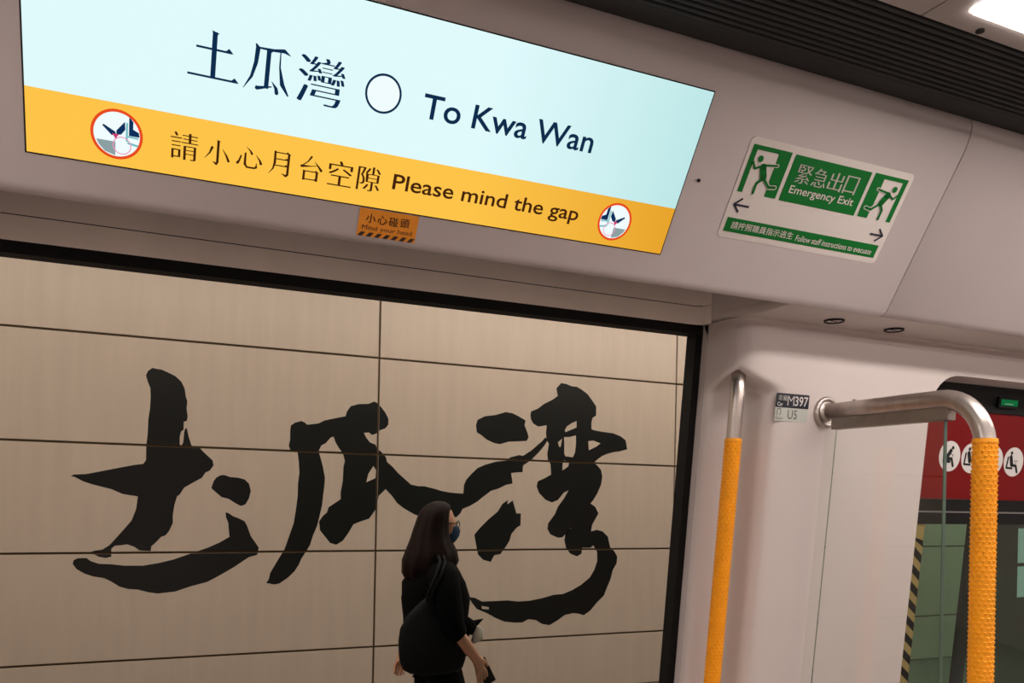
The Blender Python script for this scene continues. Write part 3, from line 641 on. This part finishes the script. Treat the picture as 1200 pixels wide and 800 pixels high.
# ================================================================ HANDRAILS AND PARTITION
def sleeve(fn, z0, z1, r, n=14, h=0.0078):
    """studded rubber grip: rows of small triangular pyramids around the pole; fn(z) gives the pole's axis"""
    bm = bmesh.new(); rows = []; nr = int((z1 - z0) / h)
    for j in range(nr + 1):
        z = z1 - j * h; c = fn(z)
        rows.append([bm.verts.new((c[0] + r * math.cos(2 * math.pi * (k + 0.5 * (j % 2)) / n), c[1] + r * math.sin(2 * math.pi * (k + 0.5 * (j % 2)) / n), z)) for k in range(n)])
    def flat(a, b, c_): bm.faces.new([a, b, c_])
    def pyr(a, b, c_):
        m = (a.co + b.co + c_.co) / 3; ax = Vector(fn(m.z)); ax.z = m.z; d = (m - ax).normalized()
        p = bm.verts.new(ax + d * (r + 0.0026) + Vector((0, 0, 0.0008)))
        for u, v in ((a, b), (b, c_), (c_, a)): bm.faces.new([u, v, p])
    for j in range(nr):
        A, C = rows[j], rows[j + 1]
        for k in range(n):
            if j % 2 == 0: pyr(A[k], C[k], A[(k + 1) % n]); flat(A[(k + 1) % n], C[k], C[(k + 1) % n])
            else: pyr(A[k], C[(k + 1) % n], A[(k + 1) % n]); flat(A[k], C[k], C[(k + 1) % n])
    # plain collar at the top and closed foot
    c = fn(z1)
    col = [[bm.verts.new((fn(z)[0] + q * math.cos(2 * math.pi * k / 28), fn(z)[1] + q * math.sin(2 * math.pi * k / 28), z)) for k in range(28)] for q, z in ((r - 0.004, z1 + 0.0045), (r + 0.0008, z1 + 0.004), (r + 0.0012, z1 - 0.003), (r - 0.002, z1 - 0.004))]
    for a, b in zip(col[:-1], col[1:]):
        for k in range(28): bm.faces.new([a[k], a[(k + 1) % 28], b[(k + 1) % 28], b[k]])
    return bm
# left rail, set in the hollow of the door pillar
LP = lambda z: (1.139, WY(1.385, z), z)
h1 = empty('grab_pole', LP(0.70), 'thin steel grab pole with a yellow studded grip, set in the hollow beside the door', 'grab pole')
obj('pole', tube(bmesh.new(), [LP(0.72), LP(1.0), LP(1.5), LP(1.78), (1.141, WY(1.386, 1.80), 1.80), (1.144, WY(1.392, 1.82), 1.82), (1.152, WY(1.402, 1.845), 1.845)], 0.0145, 28), M['steel'], h1)
obj('grip', sleeve(LP, 0.74, 1.705, 0.0160, 12, 0.0074), M['yellow'], h1)
tl = LP(0.72); obj('foot', tube(bmesh.new(), [(tl[0], tl[1], tl[2]), (1.16, tl[1] + 0.03, 0.69)], 0.0145, 20), M['steel'], h1)
# right rail: from a flange on the wall out over the glass and down
XP = 1.356
RP = lambda z: (XP, 1.0075, z)
h2 = empty('partition_rail', (XP, 1.0075, 0.0), 'steel rail bending down from the wall into a thick yellow studded post', 'handrail')
pts = [(XP, WY(1.36, 1.773) + 0.01, 1.773), (XP, 1.25, 1.773), (XP, 1.15, 1.773)]
cr = 0.088
for k in range(0, 13):
    a = R(90 * k / 12); pts.append((XP, 1.0075 + cr - cr * math.sin(a), 1.773 - cr + cr * math.cos(a)))
pts += [(XP, 1.0075, 1.5), (XP, 1.0075, 0.9), (XP, 1.0075, 0.0)]
obj('rail', tube(bmesh.new(), pts, 0.0178, 32), M['steel'], h2)
obj('grip', sleeve(RP, 0.50, 1.693, 0.0194, 13, 0.0082), M['yellow'], h2)
yw = WY(1.36, 1.773)
fl_ = bmesh.new()
def turned(bm, cx, cz, prof, n=36):
    rows = [[bm.verts.new((cx + r_ * math.cos(2 * math.pi * k / n), y_, cz + r_ * math.sin(2 * math.pi * k / n))) for k in range(n)] for r_, y_ in prof]
    for a, b in zip(rows[:-1], rows[1:]):
        for k in range(n): f = bm.faces.new([a[k], a[(k + 1) % n], b[(k + 1) % n], b[k]]); f.smooth = True
    bm.faces.new(rows[-1]); return bm
turned(fl_, XP, 1.773, [(0.0335, yw + 0.004), (0.0335, yw - 0.004), (0.0315, yw - 0.008), (0.025, yw - 0.0095), (0.0245, yw - 0.006), (0.0190, yw - 0.005), (0.0180, yw - 0.014)])
obj('flange', fl_, M['steel'], h2)
obj('screw', tube(bmesh.new(), [(XP + 0.001, 1.30, 1.786), (XP + 0.001, 1.30, 1.7935)], 0.005, 14), M['steel'], h2)
obj('bracket', B(XP - 0.004, XP + 0.004, 1.085, 1.335, 1.753, 1.7625), M['steel_dark'], h2)
obj('foot_plate', tube(bmesh.new(), [(XP, 1.0075, 0.0), (XP, 1.0075, 0.008)], 0.04, 28), M['steel'], h2)
# glass partition with its steel clamp
gp_ = empty('glass_partition', (XP, 1.22, 0.35), 'clear greenish glass seat partition hanging under the steel rail', 'glass partition')
obj('clamp', B(XP - 0.011, XP + 0.011, 1.0745, 1.352, 1.7345, 1.7585, bev=0.0008), M['steel_dark'], gp_)
obj('pane', box(bmesh.new(), XP - 0.0035, XP + 0.0035, 1.0875, 1.350, 0.35, 1.7345, 0, lambda x, y, z: (x, y if y < 1.2 else WY(1.352, z), z)), M['glass_green'], gp_)
obj('polished_edge', B(XP - 0.0037, XP + 0.0037, 1.0855, 1.0873, 0.35, 1.7345), M['glass_edge'], gp_)
obj('bottom_clamp', box(bmesh.new(), XP - 0.012, XP + 0.012, 1.03, 1.352, 0.32, 0.35, 0.001, lambda x, y, z: (x, y if y < 1.2 else WY(1.36, z), z)), M['steel_dark'], gp_)

# ================================================================ PLATFORM
PF = 6.2
tag(obj('floor_platform', B(-7, 14, 1.78, PF + 0.1, -0.08, 0.0), M['pfloor']), kind='structure')
tag(obj('ceiling_platform', B(-7, 14, 1.9, PF + 0.1, 3.50, 3.58), M['ceiling']), kind='structure')
tag(obj('wall_platform_left', B(-7.1, -7, 1.9, PF + 0.1, 0, 3.5), M['tile']), kind='structure')
tag(obj('wall_platform_right', B(14, 14.1, 1.9, PF + 0.1, 0, 3.5), M['tile']), kind='structure')
pw = empty('wall_platform', (3.0, PF, 0), kind='structure')
obj('backing', B(-7, 14, PF + 0.012, PF + 0.06, 0, 3.5), M['groove'], pw)
XJ = [-6.27, -3.61, -0.95, 1.712, 4.374, 7.036, 9.698, 12.36, 14.0]
ZJ = [0.0, 0.444, 1.158, 1.876, 2.593, 3.31, 3.5]
G = 0.0075
shared = {}
for i in range(len(XJ) - 1):
    for j in range(len(ZJ) - 1):
        w_, h_ = XJ[i + 1] - XJ[i] - 2 * G, ZJ[j + 1] - ZJ[j] - 2 * G
        key = (round(w_, 3), round(h_, 3))
        if key not in shared:
            shared[key] = obj('panel', box(bmesh.new(), XJ[i] + G, XJ[i + 1] - G, PF, PF + 0.012, ZJ[j] + G, ZJ[j + 1] - G, 0.0015), M['tile'], pw)
            shared[key]['_i'] = i; shared[key]['_j'] = j
        else:
            src = shared[key]; c = src.copy(); COL.objects.link(c)
            c.location = src.location + Vector((XJ[i] - XJ[src['_i']], 0, ZJ[j] - ZJ[src['_j']]))
for o in shared.values(): del o['_i']; del o['_j']
# brush lettering printed on the panels: cut through at every joint
HOLES = {'S4': ['h4'], 'S6': ['h6a', 'h6b', 'h6c', 'h6d', 'h6e', 'h6f']}
bl = empty('brush_lettering', (2.2, PF, 0.7), 'huge black brush characters of the station name printed across the beige wall panels', 'lettering')
for k in ('S1', 'S2', 'S3', 'S4', 'S5', 'S6', 'S7'):
    bm = bmesh.new(); poly(bm, BRUSH[k], lambda u, v: (u, PF - 0.0006, v), [BRUSH[h] for h in HOLES.get(k, [])])
    for ax, vals in ((0, XJ), (2, ZJ)):
        for c in vals:
            for sgn in (-1, 1):
                no = Vector((1, 0, 0)) if ax == 0 else Vector((0, 0, 1)); co = no * (c + sgn * G)
                bmesh.ops.bisect_plane(bm, geom=bm.verts[:] + bm.edges[:] + bm.faces[:], plane_co=co, plane_no=no)
            dead = [f for f in bm.faces if abs(f.calc_center_median()[ax] - c) < G * 0.98]
            bmesh.ops.delete(bm, geom=dead, context='FACES')
    obj('brush_stroke', bm, M['ink'], bl)
# platform luminaires
for (x0, x1, y0, y1, mm, lb) in ((-6.9, 1.60, 5.35, 5.50, 'E_plat', 'linear ceiling light close to the panelled platform wall, left run'),
                                 (1.70, 13.9, 5.35, 5.50, 'E_plat_r', 'brighter linear ceiling light close to the panelled platform wall, right run'),
                                 (-6.9, 13.9, 3.80, 3.95, 'E_plat_b', 'long linear ceiling light over the middle of the platform')):
    t = empty('platform_light', ((x0 + x1) / 2, (y0 + y1) / 2, 3.44), lb, 'ceiling light')
    obj('housing', B(x0, x1, y0 - 0.02, y1 + 0.02, 3.46, 3.50), M['alu'], t)
    obj('diffuser', B(x0, x1, y0, y1, 3.445, 3.46), M[mm], t)

# platform screen doors seen through the side window (fixed screens right of the opening)
ps = empty('platform_screen', (3.2, 2.0, 0), 'green-tinted platform screen door panels seen through the car window', 'platform screen door')
obj('header', B(-6.5, 13, 1.96, 2.10, 2.25, 2.75), M['screen_panel'], ps)
for x in (1.66, 2.70, 3.60, 4.62): obj('frame_post', B(x - 0.03, x + 0.03, 1.97, 2.04, 0, 2.25), M['screen_panel'], ps)
obj('pane', B(1.69, 2.67, 2.0, 2.01, 0.0, 2.25), M['glass_psd'], ps)
obj('dark_panel', B(2.73, 2.858, 1.99, 2.02, 0.0, 2.25), M['screen_panel'], ps)
obj('dark_panel', B(2.858, 3.57, 1.99, 2.02, 0.0, 1.262), M['screen_panel'], ps)
obj('dark_panel', B(2.858, 3.57, 1.99, 2.02, 1.505, 2.25), M['screen_panel'], ps)
obj('lit_board', B(2.858, 3.57, 2.0, 2.02, 1.263, 1.504), M['E_pale'], ps)  # bright reflection in the glass, built as a glowing board
obj('crossbar', B(2.858, 3.57, 1.985, 1.995, 1.372, 1.384), M['screen_panel'], ps)
obj('pane', B(3.63, 4.59, 2.0, 2.01, 0.0, 2.25), M['glass_psd'], ps)

# ================================================================ THE WOMAN ON THE PLATFORM
PX, PY = 1.465, 4.1
wm = empty('person', (PX, PY, 0), 'person with long dark hair, glasses and navy mask walking past the wall, dressed in black', 'person')
def w(x, y, z): return (PX + x, PY + y, z)
def skin_mesh(name, nodes, edges, m, parent, sub=2, root=0):
    me = bpy.data.meshes.new(name)
    base = loc_of(parent) if parent else Vector((0, 0, 0))
    me.from_pydata([Vector(w(*n[:3])) - base for n in nodes], edges, []); me.materials.append(m)
    o = bpy.data.objects.new(name, me); COL.objects.link(o)
    if parent: o.parent = parent
    md = o.modifiers.new('skin', 'SKIN'); md.use_smooth_shade = True
    for i, n in enumerate(nodes):
        v = me.skin_vertices[0].data[i]; v.radius = (n[3], n[4] if len(n) > 4 else n[3]); v.use_root = (i == root)
    s = o.modifiers.new('sub', 'SUBSURF'); s.levels = sub; s.render_levels = sub
    bpy.context.view_layer.update()
    ev = o.evaluated_get(bpy.context.evaluated_depsgraph_get())
    me2 = bpy.data.meshes.new_from_object(ev); o.modifiers.clear(); o.data = me2; bpy.data.meshes.remove(me)
    me2.name = name
    return o
nodes, edges = [], []
def node(x, y, z, r, link=None, r2=None):
    nodes.append((x, y, z, r, r2 or r)); i = len(nodes) - 1
    if link is not None: edges.append((link, i))
    return i
pel = node(-0.02, 0, 0.80, 0.092)
sp1 = node(0.0, 0, 0.95, 0.105, pel); sp2 = node(0.0, 0, 1.10, 0.12, sp1); sp3 = node(-0.01, 0, 1.21, 0.085, sp2)
nk = node(-0.005, 0, 1.285, 0.046, sp3); nk2 = node(0.012, 0, 1.33, 0.046, nk)
jaw = node(0.028, 0, 1.378, 0.060, nk2); hd = node(0.008, 0, 1.435, 0.082, jaw); hd2 = node(-0.002, 0, 1.478, 0.076, hd); node(0.0, 0, 1.508, 0.045, hd2)
def hand(wr, x, y, z, dx, dz, curl):
    L = math.hypot(dx, dz); dx, dz = dx / L, dz / L
    px_, pz_ = -dz, dx                                     # across the palm, in the walking plane
    pm = node(x + dx * 0.035, y, z + dz * 0.035, 0.026, wr); pe = node(x + dx * 0.062, y, z + dz * 0.062, 0.027, pm)
    for i, (off, ln) in enumerate(((-0.024, 0.058), (-0.008, 0.066), (0.008, 0.062), (0.023, 0.050))):
        bx, bz = x + dx * 0.078 + px_ * off, z + dz * 0.078 + pz_ * off
        a = node(bx, y - 0.003, bz, 0.0092, pe)
        b = node(bx + dx * ln * 0.5, y + curl * 0.012, bz + dz * ln * 0.5, 0.0086, a)
        node(bx + dx * ln * 0.82, y + curl * 0.034, bz + dz * ln * 0.85, 0.0072, b)
    ta = node(x + dx * 0.030 + px_ * 0.034, y - 0.006, z + dz * 0.030 + pz_ * 0.034, 0.011, pm)
    node(x + dx * 0.066 + px_ * 0.044, y + curl * 0.012, z + dz * 0.066 + pz_ * 0.044, 0.0085, ta)
# near (right) arm bent forwards, far (left) arm swinging back
s1 = node(-0.035, -0.15, 1.215, 0.052, sp3); e1 = node(-0.010, -0.225, 0.940, 0.040, s1); m1 = node(0.060, -0.232, 0.858, 0.036, e1); w1 = node(0.118, -0.235, 0.785, 0.025, m1)
hand(w1, 0.118, -0.235, 0.785, 0.38, -0.92, 0.9)
s2 = node(-0.01, 0.15, 1.215, 0.052, sp3); e2 = node(-0.06, 0.20, 0.94, 0.038, s2); m2 = node(-0.092, 0.205, 0.85, 0.034, e2); w2 = node(-0.115, 0.205, 0.765, 0.025, m2)
hand(w2, -0.115, 0.205, 0.765, -0.25, -0.97, -0.8)
# legs in mid-stride
for yy, (kx, kz), (ax, az), (tx, tz) in ((-0.075, (0.10, 0.44), (0.175, 0.085), (0.31, 0.035)), (0.075, (-0.03, 0.44), (-0.23, 0.13), (-0.115, 0.035))):
    hp = node(0.0, yy * 1.1, 0.74, 0.070, pel); kn = node(kx, yy, kz, 0.050, hp); an = node(ax, yy, az, 0.036, kn); node(tx, yy, tz, 0.030, an)
body = skin_mesh('body', nodes, edges, M['skin'], wm, 2)
# trousers
tn, te = [], []
def tnode(x, y, z, r, link=None):
    tn.append((x, y, z, r, r)); i = len(tn) - 1
    if link is not None: te.append((link, i))
    return i
tp_ = tnode(-0.02, 0, 0.82, 0.112)
for yy, (kx, kz), (ax, az) in ((-0.075, (0.10, 0.44), (0.168, 0.12)), (0.075, (-0.03, 0.44), (-0.212, 0.17))):
    a = tnode(0.0, yy * 1.1, 0.70, 0.102, tp_); a2 = tnode(0.01 + (kx - 0.01) * 0.5, yy, 0.57, 0.088, a); b = tnode(kx, yy, kz, 0.074, a2); tnode(ax, yy, az, 0.062, b)
skin_mesh('trousers', tn, te, M['trouser'], wm, 2)
# shoes
for yy, hx, hz, tilt in ((-0.078, 0.215, 0.0, 0.0), (0.078, -0.19, 0.0, 0.28)):
    bm = bmesh.new()
    rg = [(-0.065, 0.0, 0.030, 0.050), (-0.045, 0.0, 0.040, 0.075), (0.0, 0.0, 0.040, 0.070), (0.06, 0.0, 0.044, 0.052), (0.12, 0.0, 0.042, 0.042), (0.155, 0.0, 0.026, 0.026)]
    R2 = []
    for x_, _, ry_, h_ in rg:
        row = []
        for k in range(12):
            a = 2 * math.pi * k / 12; yv = ry_ * math.cos(a); zv = max(0.0, h_ / 2 + h_ / 2 * math.sin(a))
            X_, Z_ = x_, zv + 0.0
            if tilt: Z_ += max(0.0, (0.10 - x_)) * math.tan(tilt)
            row.append(bm.verts.new(w(hx + X_, yy + yv, Z_)))
        R2.append(row)
    for a, b in zip(R2[:-1], R2[1:]):
        for k in range(12): f = bm.faces.new([a[k], a[(k + 1) % 12], b[(k + 1) % 12], b[k]]); f.smooth = True
    bm.faces.new(R2[0]); bm.faces.new(R2[-1])
    obj('shoe', bm, M['bag'], wm)
# loose black blouse, sleeves rolled at the elbows
bm = bmesh.new()
fold = lambda a, i, z: 0.018 * math.sin(5 * a + z * 17) + 0.012 * math.sin(9 * a - z * 31)
bl_ = [(0.70, -0.155, 0.060, 0.165), (0.78, -0.165, 0.085, 0.175), (0.88, -0.170, 0.122, 0.168), (0.98, -0.180, 0.150, 0.165), (1.06, -0.188, 0.160, 0.172), (1.14, -0.182, 0.135, 0.180), (1.20, -0.145, 0.098, 0.168), (1.235, -0.115, 0.075, 0.128), (1.265, -0.070, 0.058, 0.072), (1.285, -0.050, 0.050, 0.052)]
loft(bm, [(PX + (a + b) / 2, PY, z, (b - a) / 2, ry) for z, a, b, ry in bl_], 36, True, fold)
for s, pts in ((-1, [(-0.035, -0.130, 1.215, 0.070), (-0.036, -0.170, 1.17, 0.078), (-0.030, -0.205, 1.09, 0.072), (-0.022, -0.222, 1.01, 0.069), (-0.012, -0.228, 0.945, 0.066), (0.004, -0.232, 0.915, 0.062), (0.018, -0.232, 0.897, 0.056), (0.016, -0.232, 0.901, 0.040)]),
               (1, [(-0.02, 0.135, 1.205, 0.070), (-0.03, 0.175, 1.15, 0.070), (-0.05, 0.195, 1.05, 0.062), (-0.062, 0.202, 0.93, 0.056), (-0.070, 0.204, 0.90, 0.052), (-0.069, 0.204, 0.904, 0.040)])):
    tube(bm, [w(*p[:3]) for p in pts], [p[3] for p in pts], 18)
obj('blouse', bm, M['cloth'], wm)
# hair: falls behind the shoulders, face left free
bm = bmesh.new()
hr = [(1.175, -0.165, 0.050, 0.085), (1.195, -0.190, 0.066, 0.120), (1.25, -0.187, 0.092, 0.150), (1.30, -0.170, 0.082, 0.140), (1.35, -0.153, 0.055, 0.118), (1.40, -0.138, 0.043, 0.104), (1.45, -0.120, 0.042, 0.098), (1.485, -0.108, 0.044, 0.094), (1.515, -0.088, 0.050, 0.082), (1.535, -0.066, 0.044, 0.062), (1.548, -0.038, 0.022, 0.032), (1.551, -0.022, 0.006, 0.012)]
hm = lambda a, i, z: (0.030 * math.sin(11 * a + 3 * z) + 0.018 * math.sin(23 * a - 9 * z)) * (1 if z < 1.5 else 0.4)
loft(bm, [(PX + (a + b) / 2, PY, z, (b - a) / 2, ry) for z, a, b, ry in hr], 56, True, hm)
rnd = [random.uniform(-0.035, 0.012) for _ in range(57)]
bm.verts.ensure_lookup_table()
for k in range(56):          # ragged ends
    bm.verts[k].co.z += rnd[k] if k % 3 else rnd[k] - 0.01
    bm.verts[k + 56].co.z += rnd[(k + 7) % 56] * 0.3
obj('hair', bm, M['hair'], wm)
# face: forehead and cheeks in front of the hair, nose, ears, eyes, brows, mouth
bm = bmesh.new()
loft(bm, [(PX + 0.035, PY, 1.345, 0.022, 0.022), (PX + 0.034, PY, 1.360, 0.040, 0.040), (PX + 0.030, PY, 1.385, 0.050, 0.052), (PX + 0.024, PY, 1.415, 0.053, 0.060), (PX + 0.020, PY, 1.445, 0.052, 0.064), (PX + 0.016, PY, 1.475, 0.054, 0.062), (PX + 0.008, PY, 1.505, 0.050, 0.054), (PX, PY, 1.522, 0.03, 0.03)], 28)
tube(bm, [w(0.066, 0, 1.455), w(0.080, 0, 1.430), w(0.092, 0, 1.412), w(0.074, 0, 1.402)], [0.006, 0.009, 0.012, 0.010], 10)
for s in (-1, 1): tube(bm, [w(0.060, s * 0.036, 1.466), w(0.068, s * 0.018, 1.469)], [0.004, 0.006], 8)
obj('face', bm, M['skin'], wm)
bm = bmesh.new(); tube(bm, [w(0.078, -0.018, 1.378), w(0.084, 0, 1.379), w(0.078, 0.018, 1.378)], [0.003, 0.006, 0.003], 8); obj('mouth', bm, M['lip'], wm)
for s in (-1, 1):
    bm = bmesh.new(); tube(bm, [w(0.060, s * 0.030, 1.442), w(0.0685, s * 0.030, 1.442)], [0.011, 0.004], 12); e_ = obj('eye', bm, M['eye_white'], wm)
    bm = bmesh.new(); tube(bm, [w(0.0670, s * 0.030, 1.442), w(0.0705, s * 0.030, 1.442)], [0.0048, 0.003], 10); obj('iris', bm, M['dark'], e_)
gl_ = obj('glasses', tube(tube(tube(tube(bmesh.new(), [w(0.088, -0.028 + 0.021 * math.cos(a), 1.436 + 0.016 * math.sin(a)) for a in [2 * math.pi * k / 16 for k in range(17)]], 0.0022, 6),
     [w(0.088, 0.028 + 0.021 * math.cos(a), 1.436 + 0.016 * math.sin(a)) for a in [2 * math.pi * k / 16 for k in range(17)]], 0.0022, 6),
     [w(0.088, -0.049, 1.440), w(0.060, -0.064, 1.442), (w(0.02, -0.072, 1.440))], 0.0022, 6), [w(0.088, -0.008, 1.440), w(0.088, 0.008, 1.440)], 0.002, 6), M['dark'], wm)
tag(gl_, 'thin dark-rimmed glasses')
bm = bmesh.new()
loft(bm, [(PX + 0.040, PY, 1.335, 0.030, 0.026), (PX + 0.040, PY, 1.350, 0.046, 0.046), (PX + 0.040, PY, 1.375, 0.062, 0.056), (PX + 0.040, PY, 1.400, 0.068, 0.056), (PX + 0.038, PY, 1.418, 0.063, 0.058), (PX + 0.036, PY, 1.428, 0.054, 0.056)], 24)
mk = obj('face_mask', bm, M['mask'], wm); tag(mk, 'navy blue face mask')
# shoulder bag (rests on her shoulder, carried: a thing of its own)
bg = empty('shoulder_bag', w(-0.03, -0.19, 0.68), 'large soft charcoal shoulder bag hanging behind the woman\'s near arm', 'bag')
bm = bmesh.new()
hb = [(0.672, -0.105, 0.075, 0.030), (0.680, -0.145, 0.115, 0.050), (0.700, -0.180, 0.140, 0.062), (0.740, -0.200, 0.155, 0.068), (0.79, -0.208, 0.158, 0.068), (0.85, -0.208, 0.140, 0.062), (0.91, -0.198, 0.105, 0.052), (0.97, -0.165, 0.060, 0.040), (1.02, -0.115, 0.020, 0.028), (1.055, -0.075, -0.020, 0.016), (1.065, -0.058, -0.038, 0.010)]
loft(bm, [(PX + (a + b) / 2 * 0.95 - 0.072, PY - 0.20, 0.9476 * z + 0.0828, (b - a) / 2 * 0.95, ry) for z, a, b, ry in hb], 36, True, lambda a, i, z: 0.02 * math.sin(4 * a + 14 * z))
obj('bag_body', bm, M['bag'], bg)
bm = bmesh.new()
for dx in (-0.012, 0.014):
    tube(bm, [w(-0.125 + dx, -0.205, 1.06), w(-0.118 + dx, -0.225, 1.12), w(-0.090 + dx, -0.238, 1.19), w(-0.055 + dx, -0.20, 1.262), w(-0.045 + dx, -0.14, 1.283), w(-0.06 + dx, -0.10, 1.27), w(-0.10 + dx, -0.15, 1.12)], 0.0075, 8)
obj('strap', bm, M['bag'], bg)
# phone held in the near hand
ph = empty('mobile_phone', w(0.168, -0.222, 0.67), 'dark mobile phone held low in the woman\'s near hand', 'phone')
def rot(x, y, z, c=(0.172, -0.218, 0.712), a=R(-28)):
    dx, dz = x - c[0], z - c[2]; return w(c[0] + dx * math.cos(a) + dz * math.sin(a), y, c[2] - dx * math.sin(a) + dz * math.cos(a))
obj('case', box(bmesh.new(), 0.142, 0.206, -0.222, -0.213, 0.648, 0.782, 0.003, rot), M['phone'], ph)
obj('screen', box(bmesh.new(), 0.146, 0.202, -0.2235, -0.2222, 0.655, 0.775, 0, rot), M['dark'], ph)
# black folder and tissue held against her front
fo = empty('black_pouch', w(0.165, -0.05, 0.86), 'black pouch with a pointed corner sticking out in front of the woman\'s waist', 'pouch')
bm = bmesh.new(); tube(bm, [w(0.09, -0.08, 0.90), w(0.14, -0.08, 0.935), w(0.165, -0.08, 0.925)], [0.055, 0.040, 0.020], 10); tube(bm, [w(0.13, -0.08, 0.90), w(0.17, -0.08, 0.935), w(0.215, -0.08, 0.955)], [0.035, 0.018, 0.002], 8)
obj('pouch_body', bm, M['cloth'], fo)
bm = bmesh.new(); loft(bm, [(PX + 0.155, PY - 0.09, 0.835, 0.012, 0.010), (PX + 0.178, PY - 0.09, 0.850, 0.026, 0.014), (PX + 0.182, PY - 0.09, 0.880, 0.028, 0.016), (PX + 0.188, PY - 0.09, 0.905, 0.020, 0.012), (PX + 0.180, PY - 0.09, 0.925, 0.006, 0.006)], 14, True, lambda a, i, z: 0.25 * math.sin(5 * a + 60 * z))
t = obj('tissue', bm, M['tissue']); tag(t, 'crumpled white tissue by the woman\'s waist, below the pointed pouch', 'tissue')
